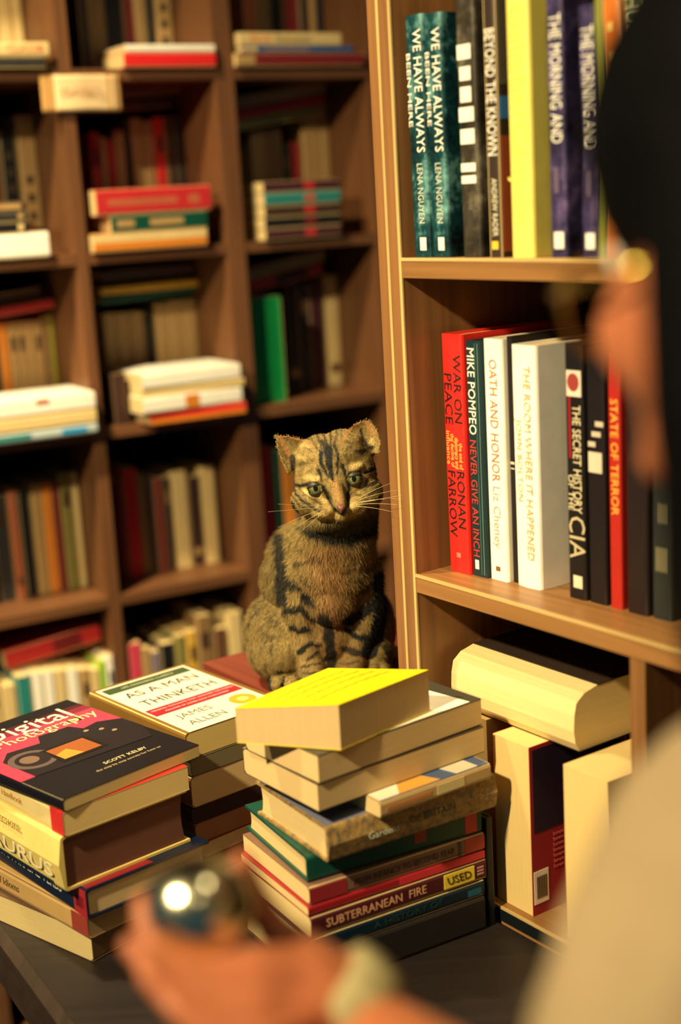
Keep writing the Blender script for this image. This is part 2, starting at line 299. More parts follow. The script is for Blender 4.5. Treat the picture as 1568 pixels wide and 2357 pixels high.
lying(2, 2, 568, 750, 595, 622, 'tan', '', k=.10, lab='tan book slanting near the shelf above the green book', tilt=9)
lying(2, 2, 572, 745, 625, 652, 'red', '', k=.10, lab='red book with a dark middle slanting above the green book', tilt=9, bands=[(.36, .8, C['black'])])
# fourth row
standrow(0, 3, 1250, [(-10, 27, 1140, 'dgrey'), (29, 50, 1128, 'salmon'), (52, 80, 1130, 'black'), (82, 106, 1115, 'tan'), (107, 132, 1112, 'orange'), (133, 148, 1108, 'dred'), (149, 178, 1090, 'olive'), (180, 214, 1084, 'cream')], k=.10)
standrow(1, 3, 1200, [(272, 290, 1108, 'dred'), (291, 324, 1078, 'brightred'), (326, 340, 1095, 'tan'), (341, 362, 1096, 'dbrown'), (363, 380, 1100, 'dred'), (381, 400, 1098, 'dbrown'), (402, 437, 1084, 'cream'), (438, 468, 1096, 'dbrown'), (470, 502, 1072, 'cream')], k=.10)
standrow(2, 3, 1150, [(596, 632, 1030, 'brightred'), (636, 652, 1035, 'dgreen'), (654, 680, 1040, 'orange'), (682, 712, 1050, 'dbrown'), (714, 750, 1040, 'plum'), (752, 790, 1035, 'black'), (792, 822, 1060, 'dtan')], k=.035)
# lowest visible row
standrow(0, 4, 1600, [(-30, 2, 1560, 'cream'), (4, 38, 1578, 'cream'), (41, 76, 1556, 'teal'), (78, 104, 1548, 'white'), (105, 130, 1545, 'white'), (131, 158, 1542, 'cream'), (159, 186, 1540, 'white'), (188, 213, 1540, 'tan'), (214, 236, 1540, 'cream'), (237, 250, 1520, 'lime'), (252, 282, 1508, 'white')], k=.0)
standrow(1, 4, 1540, [(300, 330, 1480, 'pink'), (332, 350, 1492, 'tan'), (351, 372, 1500, 'lilac'), (374, 408, 1480, 'black'), (410, 434, 1462, 'olive'), (436, 460, 1452, 'yellow'), (462, 496, 1415, 'dtan'), (500, 528, 1445, 'brown'), (534, 566, 1408, 'cream')], k=.008)
lying(0, 4, 12, 246, 1466, 1508, 'red', '', k=.04, lab='thick red book slanting on top of the white books, lowest row', tilt=6, depth=.13, bands=[(.5, .8, C['dred'])])
# sliver of the fourth column
for s, z0, t, h, c, lab in ((.325, .2265, .02, .19, 'paleblue', 'pale blue book glimpsed beside the post, top row of far column'), (.325, -.364, .03, .19, 'red', 'red book glimpsed beside the post, third row of far column'), (.325, -.0685, .02, .18, 'dbrown', 'dark brown book glimpsed beside the post, second row of far column')):
    book('book', lab, basis(caseframe(P0L, uL, wL, s-.008, .03, z0+.0002), uL, wL, UPZ), t, h, .13, C[c], group='books standing on the back bookcase')
b = caseframe(P0L, uL, wL, .322, .0, -.6613)
book('book', 'yellow and orange book end glimpsed between the cat and the post', basis(b, uL, wL, UPZ), .03, .165, .13, (235, 190, 50), group='books standing on the back bookcase', bands=[(.0, .135, C['red']), (.137, .148, C['orange'])])
# paper shelf label taped to the top board
pl = empty('shelf_label', mw=basis(caseframe(P0L, uL, wL, PL(92, 190, -.002)[0], -.002, .158), uL, wL, UPZ)); tag(pl, 'crumpled cream paper label hanging from the top board of back bookcase', 'label')
def sheet(name, W, Hh, M, parent, nx=24, nz=10, f=lambda u, v: 0, t=.0004, ox=0, oy=0, oz=0):
    V, F = [], []
    for side in (0, 1):
        for j in range(nz+1):
            for i in range(nx+1):
                u, v = i/nx, j/nz; V.append((ox+u*W, oy+f(u, v)-side*t, oz+v*Hh))
    n = (nx+1)*(nz+1)
    for j in range(nz):
        for i in range(nx):
            a = j*(nx+1)+i; q = (a, a+1, a+nx+2, a+nx+1); F.append(q); F.append(tuple(k+n for k in q[::-1]))
    for i in range(nx): F.append((i, i+1+0, i+1+n, i+n)); a = nz*(nx+1)+i; F.append((a, a+n, a+1+n, a+1))
    for j in range(nz): a = j*(nx+1); F.append((a, a+n, a+nx+1+n, a+nx+1)); a += nx; F.append((a, a+nx+1, a+nx+1+n, a+n))
    return obj(name, V, F, M, parent, True)
sheet('backing_card', .137, .058, mat('plaster', (196, 150, 90), .8), pl, f=lambda u, v: -.002*math.sin(u*3))
sheet('paper_slip', .105, .056, mat('plaster', (236, 208, 160), .8), pl, f=lambda u, v: -.004-.003*math.sin(u*5), ox=.022, oz=.001)
letters('CLASSICS', .017, mat('print', (190, 140, 100), .8), pl, (.065, -.0085, .03), (1, 0, 0), (0, 0, 1))
# ------------------------------------------------------------------ right bookcase
SH = [v*KR for v in (.256, -.062, -.380, -.7045)]       # upper faces of its boards
WRX = mat('wood', (152, 108, 62), .4, ax='x'); WRZ = mat('wood', (136, 95, 56), .4, ax='z', lo=.7); ED = mat('wood', EDGE, .4, ax='z')
rc = empty('bookcase', mw=mwR); tag(rc, 'wooden bookcase on the right with pale edged double upright beside the cat', 'bookcase')
TZR = -.744; loR, hiR = -H, .70; DR = .26
def panelR(s0, s1, nm='side_panel'):
    p = boxes(nm, [((s0, 0, loR), (s1, DR, hiR))], WRZ, rc)
    boxes('edge_banding', [((s1-.0035, -.0008, loR), (s1+.0004, .0012, hiR))], ED, p)
panelR(-.0186, -.0002); panelR(-.0376, -.0190, 'outer_side_panel')
boxes('back_panel', [((0, DR-.006, loR), (1.05, DR, hiR))], DARKB, rc)
boxes('side_panel', [((1.05, 0, loR), (1.068, DR, hiR))], WRZ, rc)
for z in SH:
    sh = boxes('shelf', [((0, 0, z-.0195), (1.05, DR-.007, z))], WRX, rc)
    boxes('edge_banding', [((0, -.0008, z-.0028), (1.05, .0012, z+.0004))], mat('wood', EDGE, .4, ax='x'), sh)
boxes('top_panel', [((0, 0, hiR-.02), (1.05, DR-.007, hiR))], WRX, rc)
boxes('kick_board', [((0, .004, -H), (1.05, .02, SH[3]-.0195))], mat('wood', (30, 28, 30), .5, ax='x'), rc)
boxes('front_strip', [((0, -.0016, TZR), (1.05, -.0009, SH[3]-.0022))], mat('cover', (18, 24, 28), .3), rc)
boxes('divider', [((.302, .001, SH[3]), (.320, DR-.007, SH[2]-.0195))], WRZ, rc)
def PR(px, py, k):
    q = onplane(px, py, P0R + wR*k, wR)-V3((P0R.x, P0R.y, H)); return q.dot(uR), q.z
RP = {}
def rbook(row, x0, x1, yref, ytop, c, label, k=.036, d=.15, ybot=None, **kw):
    s0, _ = PR(x0, yref, k); s1, _ = PR(x1, yref, k); zb = SH[row]+.0002; _, zt = PR((x0+x1)/2, ytop, k)
    q_ = RP.get(row, .0005); s0 = max(s0, q_) if s0-q_ < .012 else s0; s1 = max(s1, s0+.008); RP[row] = s1+.0002
    t = s1-s0-.0006; h = zt-zb
    f = lambda v: v
    lines = [(a, b, cc, t*fx, h*fz, *r) for a, b, cc, fx, fz, *r in kw.pop('L', ())]
    bands = [(h*a, h*b, cc, t*x, t*y) for a, b, cc, x, y in kw.pop('B', ())]
    cvr = kw.pop('cv', None)
    r = book('book', label, basis(P0R+uR*s0+wR*k+V3((0, 0, zb+H)), uR, wR, UPZ), t, h, d, c, lines=lines, bands=bands, group='books standing in the right bookcase', **kw)
    if cvr:
        for (y0, y1, z0, z1, cc) in cvr: boxes('cover_print', [((t-.0002, y0*d, z0*h), (t+.0003, y1*d, z1*h))], mat('cover', cc, .4), r.children[0])
    return r, t, h
W_ = (245, 240, 225)
# upper shelf, from the upright towards the viewer
TEALM = mat('pattern', (120, 176, 174), .35, c2=(6, 10, 14), c3=(18, 62, 68), ns=14)
for i, (x0, x1, lab) in enumerate([(941, 982, 'dark teal book with white WE HAVE ALWAYS lettering next to the upright'), (984, 1024, 'second dark teal WE HAVE ALWAYS book, beside the white-blocked black one')]):
    r, t, h = rbook(1, x0, x1, 300, 32-4*i, (14, 30, 36), lab, cmat=TEALM, L=[('WE HAVE ALWAYS', .0175, W_, .66, .69, .50), ('BEEN HERE', .0085, W_, .16, .70, .30), ('LENA NGUYEN', .0125, (200, 210, 190), .55, .27, .25)], hard=True,
                    B=[(.03, .085, W_, .4, .75)], k=.0105, d=.155, cv=[(.12, .35, .90, .99, (12, 18, 22)), (.55, .7, .15, .45, W_), (.3, .5, .3, .5, W_)])
BRM = mat('pattern', (120, 112, 96), .4, c2=(22, 20, 20), c3=(58, 52, 42), ns=12)
rbook(1, 1056, 1100, 300, -40, (30, 28, 26), 'black and grey book with big white title blocks on its spine', hard=True, k=.0105, cmat=BRM,
      B=[(.733, .787, W_, .06, .78), (.657, .707, W_, .16, .74), (.578, .634, W_, .16, .74), (.507, .56, W_, .06, .85), (.425, .48, W_, .1, .85), (.323, .354, W_, .08, .85), (.279, .308, W_, .08, .85), (.10, .18, (60, 56, 50), .3, .6)])
rbook(1, 1118, 1148, 300, -60, (56, 44, 36), 'dark brown book with white lettering BEYOND THE KNOWN', k=.0105, L=[('BEYOND THE KNOWN', .0185, W_, .5, .594, .446), ('ANDREW RADER', .0105, (225, 220, 190), .55, .183, .21)], B=[(.03, .06, (220, 190, 60), .25, .75), (.93, .96, (200, 180, 60), .3, .7)],
      cv=[(.02, .2, .5, .58, (60, 120, 190)), (.02, .16, .02, .44, (150, 74, 44)), (.02, .3, .62, .98, (92, 84, 70))])
r, t, h = rbook(1, 1170, 1222, 300, -80, (236, 222, 110), 'thick pale yellow book with faint ochre scribbled lettering', k=.0105, hard=True, L=[('Gallatin', .03, (230, 212, 98), .45, .70), ('Canyon', .03, (230, 212, 98), .5, .30)], B=[(.50, .503, (220, 200, 90), .1, .9), (.62, .623, (220, 200, 90), .1, .9)])
PUR = mat('pattern', (120, 100, 150), .35, c2=(24, 22, 34), c3=(58, 50, 88), ns=14)
for x0, x1, yt, lab in ((1262, 1300, -20, 'dark purple book lettered THE MORNING AND, beside the yellow book'), (1336, 1372, 10, 'dark purple MORNING AND book nearer to the orange one')):
    rbook(1, x0, x1, 300, yt, (52, 44, 72), lab, cmat=PUR, hard=True, k=.0105, L=[('THE MORNING AND', .0195, W_, .52, .68, .48)], B=[(.035, .10, W_, .25, .85), (.25, .35, (100, 84, 110), .3, .6)])
rbook(1, 1242, 1259, 300, -30, (128, 132, 52), 'narrow olive green book between the yellow and purple books', k=.0105)
rbook(1, 1376, 1428, 300, -50, (206, 112, 38), 'orange book with pale marks near the head of the customer', k=.0105, B=[(.62, .65, (240, 200, 110), .3, .6), (.72, .75, (240, 200, 110), .3, .6), (.82, .85, (240, 200, 110), .3, .6), (.52, .55, (240, 200, 110), .3, .6)])
rbook(1, 1434, 1476, 200, -60, (70, 84, 44), 'dark olive book with cream lettering above the head of the customer', k=.0105, L=[('HUNTING', .02, (225, 225, 190), .45, .78, .3)])
rbook(1, 1480, 1530, 100, -60, (150, 160, 60), 'light green book second from the end above the head', k=.0105)
rbook(1, 1534, 1600, 100, -60, (130, 190, 200), 'pale blue book at the far right of the upper shelf', k=.0105, B=[(.5, .75, (240, 230, 170), .1, .9)])
# middle shelf
BK = (24, 30, 28)
rbook(2, 1027, 1074, 1100, 770, (218, 40, 34), 'bright red book lettered WAR ON PEACE standing first on the middle shelf', hard=True, k=.036, L=[('WAR ON', .0165, BK, .72, .775, .28), ('PEACE', .0165, BK, .27, .735, .21), ('RONAN', .0165, BK, .72, .315, .24), ('FARROW', .0165, BK, .28, .295, .28),
      ('the end of', .0085, (250, 190, 90), .80, .50, .11), ('diplomacy and', .0085, (250, 190, 90), .60, .51, .13), ('the decline of', .0085, (250, 190, 90), .40, .52, .14), ('influence', .0085, (250, 190, 90), .20, .53, .14)], B=[(.065, .085, (200, 120, 100), .4, .6)], rough=.45)
rbook(2, 1077, 1116, 1100, 785, (22, 48, 52), 'dark green book lettered MIKE POMPEO between the red and white ones', hard=True, k=.040, L=[('MIKE POMPEO', .0155, W_, .34, .79, .36), ('NEVER GIVE AN INCH', .0135, (190, 60, 50), .32, .335, .5)], B=[(.01, .99, (70, 104, 100), .62, .66), (.01, .99, (120, 140, 130), .80, .83), (.03, .07, W_, .2, .45)])
rbook(2, 1118, 1163, 1100, 781, (250, 246, 232), 'slim white book lettered OATH AND HONOR on the middle shelf', hard=True, k=.043, L=[('OATH AND HONOR', .0165, (196, 110, 70), .5, .67, .5), ('Liz Cheney', .015, (170, 160, 140), .5, .27, .26)], B=[(.04, .06, (120, 90, 50), .35, .6)])
rbook(2, 1165, 1182, 1100, 775, (26, 18, 18), 'narrow black book squeezed between two white ones', k=.050, hard=True, B=[(.49, .50, (200, 190, 170), .1, .9), (.47, .475, (200, 190, 170), .1, .9)])
rbook(2, 1184, 1240, 1100, 795, (250, 246, 234), 'thick white book lettered THE ROOM WHERE IT HAPPENED', hard=True, k=.046, d=.165, L=[('THE ROOM WHERE IT HAPPENED', .0125, (205, 168, 120), .66, .52, .80), ('JOHN BOLTON', .0105, (205, 175, 130), .3, .53, .34)], B=[(.06, .075, (220, 190, 140), .45, .6)], curve=.002)
r, t, h = rbook(2, 1304, 1346, 1100, 792, (26, 22, 22), 'black book lettered THE SECRET HISTORY OF THE CIA', hard=True, k=.050, L=[('THE SECRET HISTORY', .0150, (222, 208, 170), .62, .557, .42), ('OF THE', .010, (222, 208, 170), .26, .425, .14), ('CIA', .030, (190, 175, 140), .52, .25, .17)],
      B=[(.80, .90, (222, 206, 190), .12, .92), (.045, .095, (222, 206, 180), .3, .8), (.56, .80, (150, 30, 34), .2, .32)])
c_ = [(math.cos(a)*.0075, math.sin(a)*.0085) for a in np.linspace(0, 2*math.pi, 25)[:-1]]
obj('seal_print', [(t*.5+x, -.0008, h*.855+z) for x, z in c_]+[(t*.5+x, -.0004, h*.855+z) for x, z in c_], [tuple(range(24)), tuple(range(24, 48))]+[(i, (i+1) % 24, (i+1) % 24+24, i+24) for i in range(24)], mat('cover', (150, 60, 54), .5), r.children[0])
rbook(2, 1352, 1394, 1100, 800, (28, 22, 24), 'dark book with white swirls beside the black CIA one', hard=True, k=.052, B=[(.52, .60, (210, 196, 175), .1, .85), (.62, .64, (200, 185, 165), .1, .5), (.66, .68, (200, 185, 165), .3, .8), (.70, .72, (200, 185, 165), .5, .95)])
rbook(2, 1402, 1430, 1100, 812, (170, 38, 30), 'red book with dotted yellow lettering beside the cheek of the customer', hard=True, k=.052, L=[('STATE OF TERROR', .013, (235, 180, 70), .5, .6)])
rbook(2, 1440, 1490, 1100, 830, (34, 24, 24), 'dark brown book behind the hair of the customer', hard=True, k=.052)
rbook(2, 1500, 1545, 1200, 860, (40, 44, 44), 'dark grey book at the far right of the middle shelf', hard=True, k=.054, B=[(.2, .3, (110, 104, 80), .2, .8), (.4, .48, (100, 94, 76), .3, .8)])
# lower compartment: fore-edges out
def PRb(px, py, k): return PR(px, py, k)
def foreout(x0, x1, yref, ytop, c, label, k, d=.14, page=(222, 194, 130), hard=False, bulge=.0):
    s0, _ = PR(x0, yref, k); s1, _ = PR(x1, yref, k); _, zt = PR((x0+x1)/2, ytop, k); zb = SH[3]+.0002; zt = min(zt, -.5451)
    t = s1-s0; o = P0R+uR*s1+wR*(k+d)+V3((0, 0, zb+H))
    return book('book', label, basis(o, -uR, -wR, UPZ), t, zt-zb, d, c, page=page, hard=hard, group='books turned page side out under the middle shelf'), t, zt-zb, s0, s1
r, t, h, s0, s1 = foreout(1142, 1224, 1950, 1668, (150, 34, 44), 'thick paperback with maroon cover standing page side out', .010, bulge=.01)
cv = r.children[0]     # its back cover (x=0 side) faces the lens
boxes('barcode_label', [((-.0004, .118, .012), (.0002, .138, .048))], mat('cover', (245, 235, 215), .5), cv)
boxes('barcode_lines', [((-.0007, .121+.0024*i, .018), (-.0003, .1222+.0024*i, .042)) for i in range(6)], mat('cover', (40, 36, 34), .5), cv)
boxes('cover_print', [((-.0004, .01, .09), (.0002, .136, h-.004))], mat('cover', (34, 22, 46), .4), cv)
for q in range(7): letters('lorem of the history', .0062, mat('print', (200, 90, 90), .5), cv, (-.0005, .085, .082-.006*q), (0, -1, 0), (0, 0, 1), name='blurb_lettering')
foreout(1300, 1400, 1900, 1706, (226, 196, 130), 'very thick cream book standing page side out, furthest right below the shelf', .006, page=(224, 196, 132))
foreout(1092, 1128, 1900, 1648, (196, 170, 120), 'cream paperback standing page side out next to the right table stack', .030)
# lying thick book on top of them
F0 = onz(1322, 1606, -.4865); e1 = V3((math.cos(math.radians(35)), math.sin(math.radians(35)), 0)); e2 = V3((-e1.y, e1.x, 0))
lb = F0-V3((0, 0, .058)); Lh, Ld = .186, .115
T_b, c_b = .064, .001
pf = ([(0, 0), (T_b, 0), (T_b, Ld-.032), (T_b-c_b, Ld-.032), (T_b-c_b, c_b), (c_b, c_b), (c_b, Ld-.006), (0, Ld-.006)], [(c_b, c_b), (T_b-c_b, c_b), (T_b-c_b, Ld-.032), (T_b-.005, Ld-.014), (T_b-.013, Ld-.003), (T_b*.6, Ld), (T_b*.35, Ld+.001), (T_b*.15, Ld-.001), (c_b, Ld-.006)])
book('book', 'thick dark covered book lying page side out across the standing books', basis(lb+e1*Ld+e2*Lh, UPZ, -e1, -e2), T_b, Lh, Ld, (52, 42, 34), prof=pf, page=(234, 208, 148), group='books turned page side out under the middle shelf')
# ------------------------------------------------------------------ table and perch
TZ = -.745
TBL = mat('wood', (34, 27, 26), .5, ax='x', lo=.7)
tp = V3((.0518, 1.484, 0)); oR = -uR
def pt(o, w_): q = tp + oR*o + wR*w_; return (q.x, q.y)
ledge = V3((.113, -.198, 0)).normalized(); A0 = V3((-.391, 1.403, 0))
poly = [tuple((A0-ledge*.42)[:2]), tuple((A0+ledge*.70)[:2]), (.47, .80), tuple((P0R+uR*.70-wR*.004)[:2]), pt(.004, -.006), pt(.004, .24), pt(.46, .24)]
tb = empty('display_table', (0, 0, 0)); tag(tb, 'dark wooden display table under the stacks of used books', 'table')
extr('tabletop', poly, TZ-.03+H, TZ+H, TBL, tb)
q0, q1 = A0-ledge*.42, A0+ledge*.70; nn = V3((-ledge.y, ledge.x, 0))
if nn.x > 0: nn = -nn
extr('edge_trim', [tuple((q0+nn*.014)[:2]), tuple((q1+nn*.014)[:2]), tuple((q1+nn*.0005)[:2]), tuple((q0+nn*.0005)[:2])], TZ-.05+H, TZ+.002+H, mat('wood', (50, 38, 34), .5, ax='y'), tb)
for q in ((-.42, 1.30), (-.02, .84), (.38, .85), (-.10, 1.72)):
    boxes('leg', [((q[0]-.02, q[1]-.02, 0), (q[0]+.02, q[1]+.02, TZ-.03+H))], TBL, tb)
PZ = -.560                                   # top of the cat's perch
mwP = basis(tp + oR*.003 + wR*-.068 + V3((0, 0, TZ+H)), wR, oR, UPZ)
pr = empty('display_riser', mw=mwP); tag(pr, 'low reddish wooden riser on which the tabby cat sits', 'riser')
RW = mat('wood', (122, 58, 44), .3, ax='y', lo=.75); hh = PZ-TZ; WW = .300; LL = .31
boxes('top_board', [((0, 0, hh-.018), (WW, LL, hh))], RW, pr, .001)
boxes('side_board', [((0, 0, .0002), (WW, .016, hh-.0182))], RW, pr); boxes('side_board', [((0, LL-.016, .0002), (WW, LL, hh-.0182))], RW, pr)
boxes('back_board', [((.001, .017, .0002), (.012, LL-.017, hh-.0182)), ((WW-.012, .017, .0002), (WW-.001, LL-.017, hh-.0182))], RW, pr)
# ------------------------------------------------------------------ books lying on the table
def flat(label, F, z1, t, ang, L1, L2, spine, c, mirror=False, **kw):
    """F = front corner (x, y); face 'R' runs along angle ang from F, face 'L' along ang+90"""
    a = math.radians(ang); e1 = V3((math.cos(a), math.sin(a), 0)); e2 = V3((-e1.y, e1.x, 0)); o = V3((F[0], F[1], z1-t+H))
    if spine == 'R': M, h, d = basis(o+e1*L1, UPZ, e2, -e1), L1, L2
    elif spine == 'L': M, h, d = basis(o, UPZ, e1, e2), L2, L1
    elif spine == 'BR': M, h, d = basis(o+e1*L1+e2*L2, UPZ, -e1, -e2), L2, L1
    else: M, h, d = basis(o+e2*L2, UPZ, -e2, e1), L1, L2
    kw['lines'] = [(x, s, cc, t*fx, h*fz, *r) for x, s, cc, fx, fz, *r in kw.pop('L', ())]
    kw['bands'] = [(h*a_, h*b_, cc, t*x, t*y) for a_, b_, cc, x, y in kw.pop('B', ())]
    return book('book', label, M, t, h, d, c, **kw), t, h, d
def cpoly(root, t, h, d, pts, c, name='cover_print', lift=.0003, M=None, smooth=0):
    """flat printed shape on the front cover; pts as fractions (from the spine, from the foot)"""
    P = [(d*a, h*b) for a, b in pts]
    n = len(P); V = [(t-.0001, y, z) for y, z in P]+[(t+lift, y, z) for y, z in P]
    F = [tuple(range(n)), tuple(range(n, 2*n))]+[(i, (i+1) % n, (i+1) % n+n, i+n) for i in range(n)]
    return obj(name, V, F, M or mat('cover', c, .35, lo=.9), root.children[0])
def circ(cx, cy, rx, ry, n=28): return [(cx+rx*math.cos(2*math.pi*i/n), cy+ry*math.sin(2*math.pi*i/n)) for i in range(n)]
def ctext(root, t, h, d, s, size, c, fy, fz, lift=.0005, sx=1, name='title_lettering', align='CENTER'):
    return letters(s, size, mat('print', c, .5), root.children[0], (t+lift, d*fy, h*fz), (0, 1, 0), (0, 0, 1), sx=sx, name=name, align=align)
G_R, G_L, G_M = 'books in the right table stack', 'books in the left table stack', 'books in the middle table stack'
e = .0004
# right stack, bottom up
z = TZ+.0003
def nz_(t):
    global z; z += t; r = z; z += e; return r
flat('black book at the bottom of the right table stack', (-.052, 1.234), nz_(.037), .037, 30, .205, .15, 'R', (36, 32, 32), hard=True, group=G_R)
flat('dark navy blue book second from the bottom of the right stack', (-.052, 1.236), nz_(.017), .017, 30, .205, .145, 'R', (10, 34, 48), group=G_R, L=[('A HISTORY OF', .009, (30, 60, 60), .5, .45, .4)], B=[(.02, .1, (20, 90, 120), .2, .6)])
r, t, h, d = flat('maroon book lettered SUBTERRANEAN FIRE with yellow USED sticker', (-.050, 1.238), nz_(.0215), .0215, 30, .206, .15, 'R', (74, 24, 32), group=G_R, L=[('SUBTERRANEAN  FIRE', .0125, (228, 170, 130), .5, .64, .56)])
cv = r.children[0]
boxes('used_sticker', [((.0035, -.0009, h*.075), (.0185, .0001, h*.255))], mat('cover', (232, 206, 70), .4), cv)
letters('USED', .0125, mat('print', (30, 26, 24), .5), cv, (.0108, -.0012, h*.165), (0, 0, -1), (1, 0, .2), name='sticker_lettering', depth=.0002)
for q in (-.0035, 0, .0035): boxes('publisher_mark', [((.0108+q-.0008, -.0006, h*.018), (.0108+q+.0009, 0, h*.055))], mat('cover', (190, 130, 130), .5), cv)
flat('thin crimson book lying on the maroon one in the right stack', (-.052, 1.240), nz_(.0095), .0095, 29.5, .206, .145, 'R', (150, 30, 38), group=G_R, B=[(.0, .5, (200, 50, 60), .1, .9)])
flat('grey brown book with red ends in the right stack beneath the green one', (-.050, 1.243), nz_(.0185), .0185, 29, .203, .145, 'R', (120, 90, 74), group=G_R, L=[('FROM INFANCY TO SECOND YEAR', .0095, (70, 50, 48), .5, .47, .58)], B=[(.0, .12, (170, 60, 52), .1, .9), (.80, 1, (150, 40, 48), .1, .9), (.14, .16, (70, 50, 48), .1, .9)])
flat('thick green book with long page edge in the right stack', (-.051, 1.252), nz_(.027), .027, 27, .198, .145, 'R', (12, 70, 60), group=G_R, B=[(.03, .1, (190, 60, 52), .1, .9), (.33, .40, (140, 60, 50), .3, .8)], hard=True)
MAPM = mat('pattern', (176, 146, 90), .45, c2=(96, 92, 84), c3=(150, 120, 72), ns=140)
r, t, h, d = flat('book with mottled map-like spine in the right stack', (-.030, 1.236), nz_(.036), .036, 31, .199, .14, 'R', (150, 130, 100), cmat=MAPM, hard=True, group=G_R, L=[('Gardens', .0105, (210, 215, 190), .42, .69), ('OF BRITAIN', .0105, (70, 66, 56), .5, .40)], B=[(.27, .52, (196, 196, 150), .3, .68), (.17, .22, (200, 190, 150), .35, .7)], curve=.003)
cpoly(r, t, h, d, [(.03, .01), (.99, .01), (.99, .99), (.03, .99)], (112, 116, 140))
zt_ = z
r, t, h, d = flat('thin colourful book with orange and blue cover under the cream paperbacks', (.022, 1.248), nz_(.0165), .0165, 35, .138, .10, 'R', (190, 160, 110), group=G_R, B=[(.25, .5, (222, 206, 150), .2, .8), (.55, .95, (200, 130, 80), .35, .6)])
cpoly(r, t, h, d, [(.02, .01), (.98, .01), (.98, .99), (.02, .99)], (72, 92, 130))
cpoly(r, t, h, d, [(.03, .45), (.6, .62), (.6, .99), (.03, .99)], (222, 160, 70), lift=.0005); cpoly(r, t, h, d, [(.03, .82), (.3, .7), (.5, .99), (.03, .99)], (240, 230, 205), lift=.0007)
cpoly(r, t, h, d, [(.03, .1), (.4, .12), (.3, .35), (.03, .3)], (210, 205, 180), lift=.0005)
# supporting book under the overhanging left part
def warped(label, name, F, ang, L1, L2, zb, zt, cov, page, top_c=None, bow=0.0, group=G_R, tip=None, skew=0):
    """soft paperback, pages on both visible faces; zb, zt = heights at (front, right, back, left) corners"""
    root = empty(name, (F[0], F[1], zb[0]+H)); tag(root, label, 'book', group)
    a = math.radians(ang); e1 = V3((math.cos(a), math.sin(a), 0)); a2 = math.radians(ang+90+skew); e2 = V3((math.cos(a2), math.sin(a2), 0))
    def bil(q, u, v): return q[0]*(1-u)*(1-v)+q[1]*u*(1-v)+q[2]*u*v+q[3]*(1-u)*v
    def build(nm, M, f0, f1, o=0.0):
        n = 18; V, Fc = [], []
        for k in (0, 1):
            for j in range(n+1):
                for i in range(n+1):
                    u, v = i/n, j/n; p = e1*(L1*u*(1+o)-L1*o/2)+e2*(L2*v*(1+o)-L2*o/2)
                    zz = (f0 if k == 0 else f1)(u, v)-zb[0]; V.append((p.x, p.y, zz))
        q = (n+1)**2
        for j in range(n):
            for i in range(n):
                b = j*(n+1)+i; s = (b, b+1, b+n+2, b+n+1); Fc.append(s[::-1]); Fc.append(tuple(x+q for x in s))
        for i in range(n):
            Fc.append((i, i+1, i+1+q, i+q)); b = n*(n+1)+i; Fc.append((b+1, b, b+q, b+1+q)); b = i*(n+1); Fc.append((b+n+1, b, b+q, b+n+1+q)); b = i*(n+1)+n; Fc.append((b, b+n+1, b+n+1+q, b+q))
        return obj(nm, V, Fc, M, root)
    B = lambda u, v: bil(zb, u, v)
    T = lambda u, v: bil(zt, u, v)+bow*math.sin(math.pi*u)*math.sin(math.pi*v)
    build('page_block', mat('page_paper', page, .8, spec=.1), lambda u, v: B(u, v)+.0007, T)
    build('cover', cov, lambda u, v: T(u, v)+.0001, lambda u, v: T(u, v)+.0009, .006)
    build('back_cover', cov, lambda u, v: B(u, v), lambda u, v: B(u, v)+.0006, .006)
    return root, e1, e2, T
PG = (218, 188, 134)
WH = mat('cover', (232, 226, 206), .4, lo=.9)
zA = z
r, t, h, d = flat('cream paperback lying page side out on the thin colourful book', (-.036, 1.233), zA+.028, .0275, 36, .208, .128, 'BL', (60, 52, 44), page=PG, group=G_R)
zB = zA+.0285
r, t, h, d = flat('cream paperback with a white patch on its dark cover, just beneath the yellow one', (-.034, 1.232), zB+.028, .0275, 37.5, .208, .120, 'BL', (66, 64, 54), page=PG, group=G_R)
cpoly(r, t, h, d, [(.35, .35), (.99, .3), (.99, .93), (.5, .9)], (244, 238, 220))
zC = zB+.0290
YM = mat('cover', (238, 214, 24), .4, lo=.92)
yr, ye1, ye2, yT = warped('bright yellow covered thick paperback topmost on the right stack', 'book', (-.012, 1.240), 45, .126, .104, (zC, zC+.0, zC+.0, zC), (zC+.044, zC+.042, zC+.038, zC+.034), YM, PG, bow=.003, skew=26)
for v in (.3, .45, .6, .75):
    V, F = [], []
    for i in range(25):
        u = .08+.84*i/24
        for q in (0, .035): 
            p = ye1*(.126*u)+ye2*(.104*(v+q+.012*math.sin(i*1.9))); V.append((p.x, p.y, yT(u, v+q)-zC+.0013))
    F = [(2*i, 2*i+2, 2*i+3, 2*i+1) for i in range(24)]
    o_ = obj('cover_print', V, F, mat('cover', (214, 176, 30), .5), yr); so = o_.modifiers.new('solid', 'SOLIDIFY'); so.thickness = .0002
